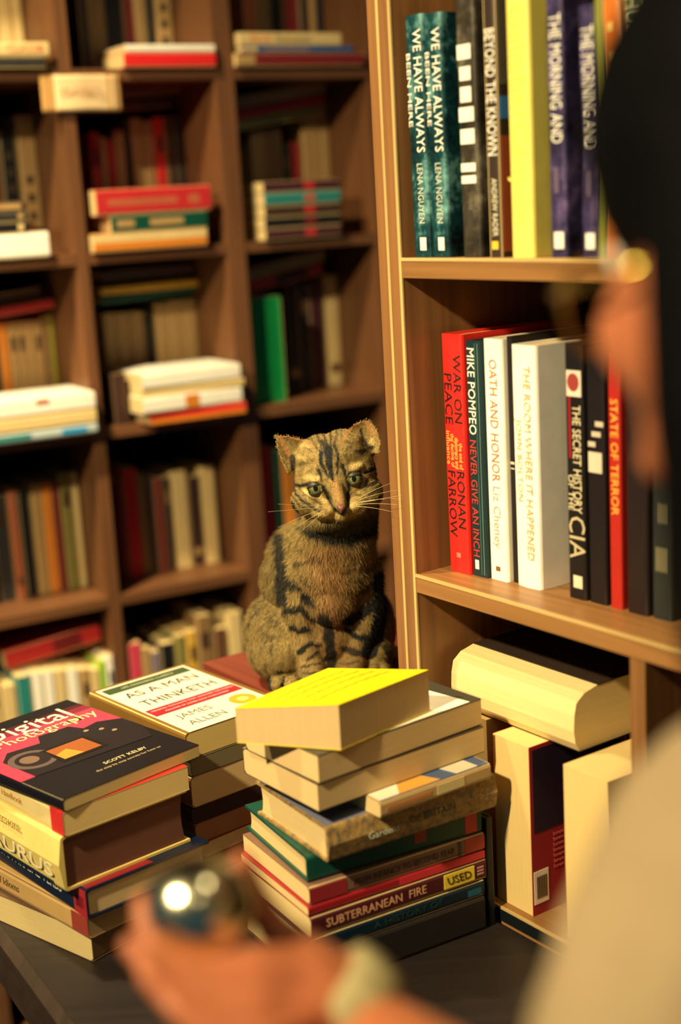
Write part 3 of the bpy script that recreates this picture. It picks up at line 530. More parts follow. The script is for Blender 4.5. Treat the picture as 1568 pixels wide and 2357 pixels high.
# left stack, bottom up
z = TZ+.0003
FL = (-.275, 1.300)
flat('large cream book with a rounded dark end at the bottom of the left stack', (-.276, 1.314), nz_(.032), .032, 50, .165, .22, 'R', (98, 74, 58), page=(212, 190, 134), group=G_L)
flat('worn grey brown paperback second from the bottom of the left stack', (-.276, 1.302), nz_(.026), .026, 44, .160, .235, 'L', (196, 160, 100), group=G_L, page=(150, 124, 92), L=[('Dictionary of Idioms', .012, (110, 84, 50), .5, .75)], B=[(.0, .12, (150, 60, 50), .1, .9)])
r, t, h, d = flat('navy book lettered Oxford PHRASAL VERBS in the left stack', (-.273, 1.292), nz_(.032), .032, 40, .150, .225, 'L', (14, 30, 56), group=G_L, hard=True, page=(206, 180, 134), L=[('Oxford PHRASAL VERBS', .0150, (206, 206, 190), .55, .56)], B=[(.0, .11, (160, 40, 50), .05, .95), (.02, .09, (24, 36, 56), .3, .7)])
cpoly(r, t, h, d, [(.02, .01), (.55, .01), (.5, .12), (.02, .12)], (140, 36, 44))
r, t, h, d = flat('thick book lettered THESAURUS with cream and navy spine and brown page edges', (-.292, 1.290), nz_(.058), .058, 41, .152, .225, 'L', (222, 200, 118), group=G_L, hard=True, page=(108, 72, 60), L=[('THESAURUS', .020, (214, 206, 170), .32, .56, 1.0), ('COLLINS SCHOOL', .011, (150, 120, 50), .78, .52)], B=[(.09, 1., (16, 32, 52), .03, .55)], curve=.004)
r, t, h, d = flat('cream book with a red spine end lying under the photography book', (-.287, 1.290), nz_(.026), .026, 41, .150, .235, 'L', (224, 202, 140), group=G_L, L=[('Photography Handbook', .010, (190, 140, 70), .5, .55)], B=[(.0, .1, (200, 44, 44), .0, 1)], page=(232, 204, 140))
cpoly(r, t, h, d, [(.0, .0), (1., .0), (1., 1.), (.0, 1.)], (206, 52, 44))
r, t, h, d = flat('book titled Digital Photography with black and pink cover on the left stack', (-.285, 1.288), nz_(.0135), .0135, 45.5, .174, .236, 'L', (20, 18, 26), group=G_L, page=(220, 196, 136))
dig = (r, t, h, d)
gm = mat('grad', (28, 16, 22), .3, c2=(206, 62, 92), rot=(0, math.radians(90), 0), gs=9.0, gl=(h*.80*9.0, 0, 0))
cpoly(r, t, h, d, [(.0, .52), (1., .52), (1., .80), (.0, .80)], (192, 58, 84), M=mat('cover', (196, 60, 86), .3, lo=.9))
cpoly(r, t, h, d, [(.0, .80), (1., .80), (1., .86), (.0, .86)], (120, 36, 54)); cpoly(r, t, h, d, [(.0, .86), (1., .86), (1., .90), (.0, .90)], (70, 26, 36))
cpoly(r, t, h, d, [(.0, .30), (.13, .30), (.13, .52), (.0, .52)], (196, 60, 86))
cpoly(r, t, h, d, [(.10, .30), (.92, .26), (1, .40), (1, .56), (.86, .62), (.74, .60), (.70, .68), (.48, .69), (.42, .61), (.2, .63), (.1, .55)], (32, 28, 34), lift=.0005)
cpoly(r, t, h, d, circ(.24, .47, .15, .11), (92, 78, 76), lift=.0007); cpoly(r, t, h, d, circ(.24, .47, .11, .08), (36, 30, 36), lift=.0009); cpoly(r, t, h, d, circ(.22, .475, .06, .045), (116, 92, 80), lift=.0011)
cpoly(r, t, h, d, [(.33, .33), (.66, .33), (.66, .52), (.33, .52)], (22, 20, 24), lift=.0008); cpoly(r, t, h, d, [(.36, .35), (.63, .35), (.63, .50), (.36, .50)], (150, 84, 44), lift=.0010)
cpoly(r, t, h, d, [(.36, .35), (.5, .35), (.46, .45), (.36, .42)], (222, 140, 60), lift=.0012)
for a, b in ((.72, .56), (.8, .52), (.84, .46)): cpoly(r, t, h, d, circ(a, b, .018, .012, 12), (150, 126, 100), lift=.0011)
ctext(r, t, h, d, 'Digital', .048, (238, 226, 196), .19, .845, sx=.95, align='LEFT'); ctext(r, t, h, d, 'Photography', .026, (232, 196, 150), .20, .735, align='LEFT')
cpoly(r, t, h, d, circ(.80, .73, .055, .03), (40, 36, 30), lift=.0006); cpoly(r, t, h, d, circ(.80, .73, .022, .016, 14), (190, 190, 130), lift=.0008)
ctext(r, t, h, d, 'SCOTT KELBY', .0088, (214, 200, 150), .62, .17, name='author_lettering'); ctext(r, t, h, d, 'the step by step secrets for how to', .0058, (180, 160, 120), .60, .125, name='author_lettering')
# middle stack
z = TZ+.0003
def mid(label, t, c, dx=0, ang=40, L1=.135, L2=.19, **kw): return flat(label, (-.181+dx*.5, 1.447), nz_(t), t, ang, L1, L2, kw.pop('sp', 'L'), c, group=G_M, **kw)
mid('red and cream book at the bottom of the middle table stack', .018, (150, 40, 44), .006, 41)
mid('brown book second from the bottom of the middle table stack', .022, (96, 56, 42), .002, 39, page=(150, 110, 80))
mid('cream book with a red cover third from the bottom of the middle table stack', .018, (150, 60, 46), .010, 42)
mid('brown book with dim page edges below the dark one, middle table stack', .024, (90, 60, 44), .004, 40, page=(160, 116, 80))
mid('dark plum book in the middle table stack just below the cream paged one', .018, (54, 34, 38), .000, 39, page=(60, 44, 40))
mid('cream paged book with a tan cover in the middle table stack', .036, (150, 112, 70), .003, 40)
mid('grey book directly under the AS A MAN THINKETH book', .0200, (104, 98, 78), .006, 40.5, page=(128, 120, 90))
zz0 = z
r, t, h, d = mid('book titled AS A MAN THINKETH with gold bordered white cover', -.556-zz0, (120, 88, 40), 0, 40, L1=.1385, L2=.201, page=(232, 206, 130))
cpoly(r, t, h, d, [(.045, .0), (.95, .0), (.95, .97), (.045, .97)], (232, 222, 196), lift=.0004); cpoly(r, t, h, d, [(.06, .0), (.935, .0), (.935, .955), (.06, .955)], (228, 219, 198), lift=.0006)
cpoly(r, t, h, d, [(.075, .845), (.92, .845), (.92, .945), (.075, .945)], (58, 76, 48), lift=.0008); cpoly(r, t, h, d, [(.06, .335), (.935, .335), (.935, .455), (.06, .455)], (158, 36, 48), lift=.0008)
BKI = (40, 36, 34)
ctext(r, t, h, d, 'LIFE CHANGING CLASSICS', .0062, (190, 190, 160), .5, .893, lift=.0010, sx=1.0)
ctext(r, t, h, d, 'AS A MAN', .0265, BKI, .51, .745, lift=.0008, sx=.84); ctext(r, t, h, d, 'THINKETH', .0265, BKI, .51, .565, lift=.0008, sx=.80)
ctext(r, t, h, d, 'ORIGINAL THOUGHTS THAT CHANGED THE WORLD', .0047, (236, 190, 190), .5, .418, lift=.0010); ctext(r, t, h, d, 'MILLIONS OF COPIES SOLD WORLDWIDE', .0047, (236, 190, 190), .5, .372, lift=.0010)
ctext(r, t, h, d, 'JAMES', .0190, (120, 112, 96), .33, .235, lift=.0008, name='author_lettering', sx=.9); ctext(r, t, h, d, 'ALLEN', .0190, (120, 112, 96), .33, .105, lift=.0008, name='author_lettering', sx=.9)
cpoly(r, t, h, d, circ(.78, .20, .115, .085), (206, 156, 44), lift=.0008, name='gold_seal'); cpoly(r, t, h, d, circ(.78, .20, .05, .035), (236, 206, 110), lift=.0010, name='gold_seal')
# black book leaning upright behind the right stack
aa = math.radians(31); eb = V3((math.cos(aa), math.sin(aa), 0)); fb = V3((-eb.y, eb.x, 0)); bq = V3((-.050, 1.236, TZ+H+.0004))+eb*.2085-fb*.002
book('book', 'black hardback standing upright against the right end of the right table stack', basis(bq, eb, fb, UPZ), .008, .120, .08, (16, 18, 20), hard=True)
# ------------------------------------------------------------------ organic bodies: blended lumps remeshed to one skin
def ico(sub=3):
    bm = bmesh.new(); bmesh.ops.create_icosphere(bm, subdivisions=sub, radius=1); V = [v.co.copy() for v in bm.verts]; F = [tuple(v.index for v in f.verts) for f in bm.faces]; bm.free(); return V, F
ICV, ICF = ico(3)
class Lump:
    def __init__(s): s.V, s.F = [], []
    def ell(s, c, r, rot=None):
        n = len(s.V); R = rot or Matrix.Identity(3)
        s.V += [V3(c)+R @ V3((v.x*r[0], v.y*r[1], v.z*r[2])) for v in ICV]; s.F += [tuple(i+n for i in f) for f in ICF]
    def cap(s, a, b, ra, rb, k=14):
        """tapered limb segment with round ends"""
        a, b = V3(a), V3(b); ax = (b-a); L = ax.length; ax.normalize(); p = ax.orthogonal().normalized(); q = ax.cross(p)
        rings = []
        for i in range(5): th = math.pi/2*(1-i/4); rings.append((a-ax*ra*math.sin(th), ra*math.cos(th) if i else 1e-5))
        for i in range(1, 5): th = math.pi/2*i/4; rings.append((b+ax*rb*math.sin(th), rb*math.cos(th) if i < 4 else 1e-5)) if i else None
        rings.insert(5, (b, rb)); n = len(s.V)
        for c, r in rings:
            for j in range(k): an = 2*math.pi*j/k; s.V.append(c+p*math.cos(an)*r+q*math.sin(an)*r)
        for i in range(len(rings)-1):
            for j in range(k): s.F.append((n+i*k+j, n+i*k+(j+1) % k, n+(i+1)*k+(j+1) % k, n+(i+1)*k+j))
        s.F.append(tuple(n+j for j in range(k))[::-1]); s.F.append(tuple(n+(len(rings)-1)*k+j for j in range(k)))
    def chain(s, pts):
        for (a, ra), (b, rb) in zip(pts, pts[1:]): s.cap(a, b, ra, rb)
    def grid(s, P, nx, ny):
        """closed thick sheet: P[k][j][i], k = 0 front, 1 back"""
        n = len(s.V); q = nx*ny
        for k in (0, 1):
            for j in range(ny):
                for i in range(nx): s.V.append(P[k][j][i])
        for j in range(ny-1):
            for i in range(nx-1):
                b = n+j*nx+i; f = (b, b+1, b+nx+1, b+nx); s.F.append(f); s.F.append(tuple(x+q for x in f[::-1]))
        for i in range(nx-1): b = n+i; s.F.append((b+1, b, b+q, b+1+q)); b = n+(ny-1)*nx+i; s.F.append((b, b+1, b+1+q, b+q))
        for j in range(ny-1): b = n+j*nx; s.F.append((b, b+nx, b+nx+q, b+q)); b += nx-1; s.F.append((b+nx, b, b+q, b+nx+q))
    def build(s, name, voxel, smooth, origin):
        me = bpy.data.meshes.new(name); me.from_pydata([tuple(v-V3(origin)) for v in s.V], [], s.F); me.update()
        bm = bmesh.new(); bm.from_mesh(me); bmesh.ops.recalc_face_normals(bm, faces=bm.faces); bm.to_mesh(me); bm.free()
        o = bpy.data.objects.new(name, me); COL.objects.link(o)
        r = o.modifiers.new('r', 'REMESH'); r.mode = 'VOXEL'; r.voxel_size = voxel
        sm = o.modifiers.new('s', 'SMOOTH'); sm.iterations = smooth; sm.factor = .5
        dg = bpy.context.evaluated_depsgraph_get(); ev = o.evaluated_get(dg); me2 = bpy.data.meshes.new_from_object(ev); o.modifiers.clear(); o.data = me2; me2.name = name
        me2.polygons.foreach_set('use_smooth', [True]*len(me2.polygons)); o.location = origin
        return o
def mesh_np(me):
    n = len(me.vertices); co = np.empty(n*3); me.vertices.foreach_get('co', co); no = np.empty(n*3); me.vertex_normals.foreach_get('vector', no)
    return co.reshape(-1, 3), no.reshape(-1, 3)
def vnoise(P, sc, seed=0):
    """cheap smooth value noise in numpy"""
    X = P*sc+seed*17.3; i = np.floor(X).astype(int); f = X-i; f = f*f*(3-2*f)
    def hsh(a, b, c): 
        v = np.sin(a*127.1+b*311.7+c*74.7)*43758.5453; return v-np.floor(v)
    r = 0
    for dx in (0, 1):
        for dy in (0, 1):
            for dz in (0, 1):
                wt = (f[:, 0] if dx else 1-f[:, 0])*(f[:, 1] if dy else 1-f[:, 1])*(f[:, 2] if dz else 1-f[:, 2])
                r = r+wt*hsh(i[:, 0]+dx, i[:, 1]+dy, i[:, 2]+dz)
    return r
# ------------------------------------------------------------------ the cat
CO = V3((-.02, 1.60, PZ+H))
K = Lump()
def E_(px, py, D, rx, ry, rd, rot=0):
    s_ = D/FPX; K.ell(at(px, py, D), (rx*s_, rd, ry*s_), Matrix.Rotation(math.radians(rot), 3, 'Y'))
def Cp(*p): K.chain([(at(x, y, D), r*D/FPX) for x, y, D, r in p])
T_ = -13.6
E_(773, 1098, 1.590, 96, 84, .050, -T_*-1)            # skull
E_(771, 1060, 1.585, 74, 60, .044, T_)
E_(738, 1048, 1.592, 60, 46, .040, T_); E_(786, 1036, 1.592, 52, 46, .040, T_)
E_(716, 1150, 1.580, 46, 38, .032); E_(842, 1133, 1.580, 40, 40, .032)   # cheeks
E_(772, 1185, 1.585, 66, 26, .036, T_)
E_(750, 1172, 1.556, 34, 22, .022, T_); E_(814, 1160, 1.556, 34, 23, .022, T_)   # whisker pads
E_(786, 1183, 1.556, 22, 17, .019)
Cp((768, 1085, 1.556, 20), (776, 1130, 1.541, 17), (784, 1163, 1.533, 15), (786, 1172, 1.533, 12))   # nose bridge
E_(740, 1098, 1.558, 34, 14, .016, T_); E_(806, 1080, 1.558, 34, 14, .016, T_)   # brows
Cp((790, 1140, 1.60, 84), (782, 1215, 1.620, 88), (775, 1270, 1.635, 88))      # neck
def ear(bl, br, tip, D, Dt, cup, ctrl, ex=.62):
    """bl, br base corners and tip in px; cup = hollow depth (m)"""
    nx, ny = 15, 15; P = [[], []]; B0, B1, Tp = at(*bl, D), at(*br, D), at(*tip, Dt); vd = V3((0, 1, -.2)).normalized()
    up_ = (Tp-(B0+B1)/2); 
    for k in (0, 1):
        for j in range(ny):
            v = j/(ny-1); row = []; wd_ = max(1-v**ctrl, 0)**ex
            for i in range(nx):
                u = i/(nx-1); c = (B0+B1)/2+up_*v+(B1-B0)*((u-.5)*max(wd_, .05))
                c = c+(Tp-c)*0+vd*(cup*(1-(2*u-1)**2)*(1-v*.8)) + vd*(k*.0032)
                row.append(c)
            P[k].append(row)
    K.grid(P, nx, ny)
ear((664, 1094), (734, 1026), (634, 1002), 1.578, 1.585, .015, 1.30, .85)
ear((786, 1028), (874, 1046), (846, 966), 1.578, 1.585, .015, 2.1)
E_(703, 1064, 1.598, 36, 26, .018, 35); E_(826, 1040, 1.598, 38, 26, .018, 0)
# torso
E_(768, 1300, 1.655, 104, 100, .058); E_(752, 1262, 1.665, 92, 80, .050)
E_(738, 1330, 1.700, 140, 112, .070); E_(700, 1290, 1.690, 88, 90, .050, -18)
E_(735, 1430, 1.720, 158, 118, .085); E_(730, 1500, 1.730, 150, 70, .085)
E_(648, 1452, 1.705, 90, 92, .060, 8); E_(838, 1440, 1.715, 74, 100, .060, -4)       # haunches
E_(646, 1492, 1.692, 80, 72, .055); E_(860, 1490, 1.700, 48, 60, .045)
E_(762, 1370, 1.652, 66, 70, .045); E_(760, 1408, 1.660, 34, 34, .026)               # breast tapering between the legs
Cp((700, 1320, 1.650, 52), (692, 1400, 1.652, 46), (702, 1450, 1.655, 38), (714, 1520, 1.652, 31), (722, 1570, 1.645, 31), (724, 1588, 1.640, 33))
Cp((836, 1320, 1.655, 48), (840, 1400, 1.660, 44), (832, 1450, 1.662, 38), (812, 1520, 1.662, 31), (800, 1556, 1.660, 31), (796, 1568, 1.656, 33))
E_(723, 1592, 1.634, 36, 19, .024); E_(795, 1576, 1.650, 36, 19, .024)                # front paws
for x, y, D in ((703, 1596, 1.617), (718, 1600, 1.612), (734, 1599, 1.613), (747, 1594, 1.619)): E_(x, y, D, 10, 11, .009)
for x, y, D in ((776, 1578, 1.634), (790, 1582, 1.629), (804, 1581, 1.630), (817, 1577, 1.636)): E_(x, y, D, 10, 11, .009)
E_(652, 1566, 1.668, 36, 26, .045); E_(637, 1574, 1.632, 18, 17, .014); E_(671, 1573, 1.632, 17, 16, .014)      # hind feet
E_(874, 1540, 1.690, 32, 24, .045); E_(862, 1542, 1.652, 14, 14, .012); E_(886, 1540, 1.655, 14, 14, .012)
Cp((800, 1520, 1.80, 22), (880, 1535, 1.79, 20), (905, 1530, 1.74, 16))                # tail tucked round
cat = K.build('cat', .0016, 8, CO)
me = cat.data
co, no = mesh_np(me); P = co+np.array(CO)
zf = PZ+H
low = P[:, 2] < zf+.0002; co[low, 2] = 0.0002+0*co[low, 2]; me.vertices.foreach_set('co', co.ravel()); me.update(); P = co+np.array(CO)
def front_uv(P, px, py, D):
    """position on the coat seen squarely from the cat's front: slide each point along one fixed direction onto a plane"""
    d = np.array(ray(px, py)); d = d/np.linalg.norm(d); o = np.array(at(px, py, D)); t = ((P-o)@d)
    q = (P-t[:, None]*d-o); return q
def strokes_mask(P, no, px, py, D, strokes, facing=.0, seed=1, wob=2.0, soft=1.6):
    d = np.array(ray(px, py)); d = d/np.linalg.norm(d); o = at(px, py, D)
    ex = np.array(RT); ex = ex-d*(ex@d); ex /= np.linalg.norm(ex); ey = -np.cross(d, ex)
    if ey[2] > 0: ey = -ey
    q = front_uv(P, px, py, D); s_ = FPX/D
    X = px+(q@ex)*s_; Y = py+(q@ey)*s_
    X = X+(vnoise(P, 160, seed)-.5)*wob*2; Y = Y+(vnoise(P, 160, seed+5)-.5)*wob*2
    ok = (no@d) < facing
    out = np.zeros(len(P))
    for pts, w0, w1, st in strokes:
        for k in range(len(pts)-1):
            a, b = np.array(pts[k], float), np.array(pts[k+1], float); n = len(pts)-1
            wa = w0+(w1-w0)*k/n; wb = w0+(w1-w0)*(k+1)/n
            ab = b-a; tt = np.clip(((X-a[0])*ab[0]+(Y-a[1])*ab[1])/(ab@ab+1e-9), 0, 1)
            dist = np.hypot(X-a[0]-tt*ab[0], Y-a[1]-tt*ab[1]); ww = (wa+(wb-wa)*tt)/2
            m_ = np.clip((ww+soft-dist)/(2*soft), 0, 1)*st; out = np.maximum(out, m_)
    return out*ok, X, Y
DK = [  # dark tabby marks of head: polyline, width at start, width at end, strength
 ([(742, 1018), (756, 1040), (757, 1068)], 10, 15, .9), ([(757, 1035), (759, 1070), (764, 1098), (768, 1108)], 19, 6, 1), ([(740, 1042), (740, 1065), (750, 1088), (757, 1099)], 12, 5, 1), ([(748, 1020), (752, 1044)], 14, 16, .75),
 ([(770, 1026), (778, 1050), (778, 1075), (775, 1092)], 9, 6, .95), ([(668, 1092), (672, 1112)], 8, 6, .5), ([(800, 1032), (796, 1052)], 5, 4, .4), ([(716, 1084), (700, 1092), (684, 1096)], 5, 4, .4), ([(728, 995), (735, 1015), (742, 1035)], 5, 6, .8), ([(742, 988), (748, 1010), (756, 1030)], 5, 7, .85), ([(758, 985), (762, 1005), (762, 1030)], 5, 7, .85),
 ([(774, 986), (775, 1005), (772, 1022)], 5, 5, .7), ([(712, 1002), (722, 1020), (732, 1035)], 5, 4, .6), ([(786, 988), (784, 1006)], 4, 4, .6), ([(700, 998), (712, 1012)], 6, 4, .8),
 ([(735, 1084), (741, 1108)], 8, 5, 1), ([(789, 1070), (796, 1094)], 9, 6, 1),
 ([(672, 1116), (690, 1120), (708, 1115)], 6, 9, 1), ([(876, 1074), (858, 1081), (838, 1089)], 10, 6, 1), ([(745, 1122), (753, 1136), (759, 1152)], 12, 8, 1), ([(799, 1110), (803, 1126), (800, 1140)], 10, 7, 1),
 ([(757, 1150), (765, 1164), (774, 1174), (784, 1182)], 7, 7, .9), ([(800, 1140), (801, 1158), (796, 1170), (788, 1182)], 8, 7, .9),
 ([(706, 1112), (715, 1110), (730, 1111), (742, 1118)], 4, 4, 1), ([(709, 1118), (718, 1134), (732, 1139), (745, 1130)], 4, 5, 1), ([(798, 1112), (797, 1100), (806, 1089), (826, 1086)], 6, 4, 1), ([(830, 1088), (832, 1104), (820, 1117), (804, 1118)], 3, 5, .95),
 ([(678, 1130), (692, 1149), (712, 1162), (735, 1176)], 6, 7, .95), ([(674, 1142), (688, 1160), (708, 1172)], 5, 5, .7), ([(672, 1160), (686, 1180)], 11, 8, 1), ([(700, 1138), (722, 1150), (742, 1160)], 5, 4, .7), ([(686, 1122), (700, 1136)], 5, 4, .6),
 ([(877, 1098), (862, 1112), (842, 1120)], 6, 8, .85), ([(878, 1112), (866, 1128), (846, 1140)], 6, 7, .75), ([(876, 1144), (852, 1154)], 7, 5, .8), ([(874, 1166), (845, 1174)], 10, 9, .8), ([(850, 1096), (838, 1114)], 6, 5, .6), ([(826, 1120), (840, 1128)], 4, 4, .4),
 ([(672, 1050), (674, 1078)], 14, 12, .95), ([(690, 1072), (712, 1066), (725, 1058)], 5, 4, .45), ([(832, 990), (838, 1012), (848, 1030), (858, 1030)], 7, 10, .95), ([(820, 1040), (834, 1042), (845, 1036)], 8, 8, .85), ([(796, 1016), (810, 1022)], 6, 6, .5), ([(700, 1030), (716, 1038)], 5, 5, .5),
 ([(786, 1184), (786, 1190)], 3, 3, .8)]
BD = [  # body; the broad stroke between the front legs is belly shade painted in
 ([(694, 1206), (730, 1216), (785, 1226), (840, 1212), (880, 1180)], 30, 38, .80),
 ([(690, 1212), (720, 1234), (770, 1248), (800, 1250), (850, 1230), (880, 1198)], 17, 20, 1), ([(712, 1200), (750, 1206), (780, 1212)], 9, 9, .75), ([(800, 1214), (836, 1200), (868, 1176)], 9, 14, .75), ([(690, 1196), (700, 1206)], 6, 8, .6),
 ([(642, 1230), (648, 1290), (648, 1340), (652, 1380)], 22, 30, .95), ([(640, 1180), (645, 1210), (642, 1235)], 10, 16, .6), ([(668, 1262), (700, 1268), (716, 1280)], 5, 4, .5), ([(680, 1300), (700, 1294), (730, 1288), (742, 1294)], 6, 7, .85), ([(690, 1326), (706, 1338), (722, 1344)], 6, 6, .8),
 ([(660, 1340), (676, 1348), (690, 1352)], 22, 16, .95), ([(704, 1372), (714, 1380), (724, 1388)], 20, 14, 1), ([(655, 1392), (676, 1402), (696, 1400), (706, 1418), (740, 1432)], 12, 10, .95), ([(660, 1408), (690, 1404)], 12, 14, 1), ([(672, 1440), (690, 1452), (712, 1446)], 14, 14, 1),
 ([(690, 1500), (704, 1488), (722, 1482), (736, 1486)], 15, 7, 1), ([(706, 1518), (722, 1510), (732, 1500)], 6, 7, .9), ([(694, 1532), (716, 1530), (738, 1526)], 5, 5, .85), ([(700, 1546), (720, 1550), (744, 1544)], 5, 6, .85), ([(704, 1560), (722, 1566), (746, 1562)], 5, 5, .8), ([(710, 1576), (728, 1580), (748, 1576)], 5, 5, .7),
 ([(746, 1420), (756, 1450), (760, 1490), (762, 1550)], 26, 24, .95), ([(800, 1430), (830, 1410), (862, 1390), (880, 1330)], 26, 24, 1), ([(810, 1340), (840, 1318), (868, 1294)], 6, 6, .8), ([(826, 1362), (846, 1348), (860, 1340)], 14, 12, .85), ([(870, 1330), (878, 1400), (868, 1460), (850, 1500)], 34, 40, 1),
 ([(796, 1450), (820, 1462), (850, 1470)], 10, 18, 1), ([(790, 1490), (820, 1500), (850, 1505)], 14, 20, .9), ([(782, 1524), (806, 1528), (826, 1520)], 4, 5, .7), ([(780, 1540), (804, 1546), (824, 1540)], 4, 5, .6), ([(770, 1270), (776, 1300), (790, 1330)], 3, 3, .3), ([(742, 1310), (752, 1335), (775, 1352)], 3, 3, .4),
 ([(620, 1564), (624, 1590), (640, 1600), (670, 1598), (690, 1592), (690, 1565)], 12, 10, 1), ([(653, 1560), (654, 1584)], 7, 7, 1), ([(640, 1548), (670, 1546)], 6, 6, .8), ([(858, 1548), (862, 1554)], 5, 4, .6), ([(886, 1490), (900, 1508)], 16, 16, .7)]
LT = [  # pale marks: eye surrounds, muzzle, chin
 ([(706, 1096), (724, 1102), (736, 1104)], 15, 10, .5), ([(808, 1072), (826, 1068), (838, 1072)], 13, 10, .55), ([(700, 1128), (712, 1138)], 8, 8, .85), ([(738, 1142), (748, 1150)], 9, 9, .9), ([(838, 1092), (848, 1098)], 12, 9, .85), ([(808, 1128), (822, 1130)], 10, 8, .9),
 ([(734, 1180), (764, 1190), (790, 1199), (814, 1190), (838, 1172)], 6, 6, .75), ([(760, 1172), (770, 1180)], 10, 10, .5), ([(806, 1165), (826, 1160)], 14, 10, .5), ([(686, 1052), (702, 1056)], 9, 5, .7), ([(708, 1030), (690, 1022)], 8, 6, .5), ([(818, 992), (822, 1006)], 12, 12, .6), ([(858, 1012), (862, 1018)], 6, 6, .7), ([(660, 1178), (672, 1210)], 5, 7, .5)]
OC = [([(770, 1110), (778, 1140), (784, 1162)], 16, 16, .4), ([(640, 1008), (660, 1040), (668, 1060)], 10, 10, .7), ([(836, 976), (850, 974), (860, 995)], 8, 10, .7), ([(645, 1004), (690, 1012), (722, 1030)], 6, 6, .6), ([(788, 1016), (806, 986), (828, 970)], 7, 7, .6), ([(740, 1290), (770, 1350), (758, 1400)], 70, 44, .16)]
def fur_colour(P, no, co=None):
    base = np.array(lin((134, 114, 68))[:3]); dark = np.array(lin((26, 28, 28))[:3]); light = np.array(lin((206, 178, 112))[:3]); warm = np.array(lin((160, 110, 66))[:3]); brown = np.array(lin((120, 84, 50))[:3])
    md, X, Y = strokes_mask(P, no, 770, 1100, 1.56, DK); ml, _, _ = strokes_mask(P, no, 770, 1100, 1.56, LT, seed=3, soft=5); mo, _, _ = strokes_mask(P, no, 770, 1100, 1.56, OC, seed=4, wob=1)
    mb, XB, YB = strokes_mask(P, no, 750, 1400, 1.65, BD, seed=8, wob=4)
    head = 1/(1+np.exp((Y-1200+.22*(X-770))/4)); md = md*head; ml = ml*head; mb = mb*(1-head)
    n1 = vnoise(P*np.array([1, 1, .6]), 170, 2); n2 = vnoise(P, 560, 6); n3 = vnoise(P*np.array([1, 1, .4]), 380, 9)
    ag = np.clip((n1*.5+n3*.5-.45)*3.2, 0, 1)               # ticked coat
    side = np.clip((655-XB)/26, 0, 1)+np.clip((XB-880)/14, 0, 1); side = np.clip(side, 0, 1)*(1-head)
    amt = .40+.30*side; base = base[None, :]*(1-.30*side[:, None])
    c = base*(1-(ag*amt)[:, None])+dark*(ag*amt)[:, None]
    ch = np.clip(1-np.abs(XB-765)/95, 0, 1)*np.clip((YB-1235)/30, 0, 1)*np.clip((1560-YB)/60, 0, 1)*(1-head)*.7
    c = c*(1-ch[:, None])+brown*ch[:, None]
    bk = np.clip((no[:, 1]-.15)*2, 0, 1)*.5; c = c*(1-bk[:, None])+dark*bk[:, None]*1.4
    for mk, cc in ((mo, warm), (ml, light), (md, dark), (mb, dark)): c = c*(1-mk[:, None])+cc*mk[:, None]
    return np.clip(c*(.8+.4*n2)[:, None], 0, 1)
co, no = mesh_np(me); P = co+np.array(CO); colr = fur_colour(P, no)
nV = len(P); tri = np.empty(len(me.polygons), int)
poly_v = [p.vertices[:] for p in me.polygons]
# short fur: thin tapering hairs lying along the coat, part of the same mesh
rng = np.random.default_rng(3); NH = 90000
vi = rng.integers(0, nV, NH)
Pn, Nn = P[vi], no[vi]
keep = (P[vi][:, 2] > zf+.004) & (Nn[:, 1] < .5); vi = vi[keep]; Pn, Nn = P[vi], no[vi]; NH = len(vi)
nose = np.array(at(785, 1165, 1.535)); eyL, eyR = np.array(at(728, 1124, 1.555)), np.array(at(815, 1102, 1.555))
hd = 1/(1+np.exp(-(Pn[:, 2]-at(785, 1200, 1.56).z)/.006))
flow = (Pn-nose)*hd[:, None]*12+np.array([0, .1, -1.0])*(1-hd)[:, None]
flow[:, 0] += (Pn[:, 0]-CO.x)*6*(1-hd)
flow = flow-Nn*(flow*Nn).sum(1)[:, None]; flow /= np.linalg.norm(flow, axis=1)[:, None]+1e-9
flow += rng.normal(0, .22, flow.shape)
near = np.minimum(np.linalg.norm(Pn-eyL, axis=1), np.linalg.norm(Pn-eyR, axis=1)); dn = np.linalg.norm(Pn-nose, axis=1)
Lh_ = (.0075-.0045*hd)*(.7+.6*rng.random(NH)); Lh_ = np.where(near < .013, .0012, Lh_); Lh_ = np.where(dn < .02, Lh_*.45, Lh_)
pawl = np.clip((Pn[:, 2]-zf)/.12, .35, 1); Lh_ *= pawl
dirn = flow*.92+Nn*(.34+.1*rng.random(NH))[:, None]; dirn /= np.linalg.norm(dirn, axis=1)[:, None]
wdv = np.cross(dirn, Nn); wdv /= np.linalg.norm(wdv, axis=1)[:, None]+1e-9; ww = .00022*(.7+.6*rng.random(NH))[:, None]
mid_ = Pn+dirn*(Lh_*.55)[:, None]; tip = Pn+(dirn-Nn*.12)*Lh_[:, None]
HV = np.stack([Pn-wdv*ww-Nn*.0004, Pn+wdv*ww-Nn*.0004, mid_+wdv*ww*.8, mid_-wdv*ww*.8, tip], 1).reshape(-1, 3)
tone = (.75+.55*rng.random(NH))[:, None]; lightip = (rng.random(NH) < .25)[:, None]
hc = colr[vi]*tone; tipc = np.where(lightip, np.clip(hc*1.9+.03, 0, 1), hc*.9)
HC = np.stack([hc*.85, hc*.85, hc, hc, tipc], 1).reshape(-1, 3)
allV = np.vstack([co, HV-np.array(CO)]); b0 = nV+5*np.arange(NH)
faces = poly_v+[(int(b), int(b)+1, int(b)+2, int(b)+3) for b in b0]+[(int(b)+3, int(b)+2, int(b)+4) for b in b0]
from mathutils.bvhtree import BVHTree
BV = BVHTree.FromPolygons([tuple(v) for v in co], poly_v)
m2 = bpy.data.meshes.new('cat'); m2.from_pydata(allV.tolist(), [], faces); m2.update()
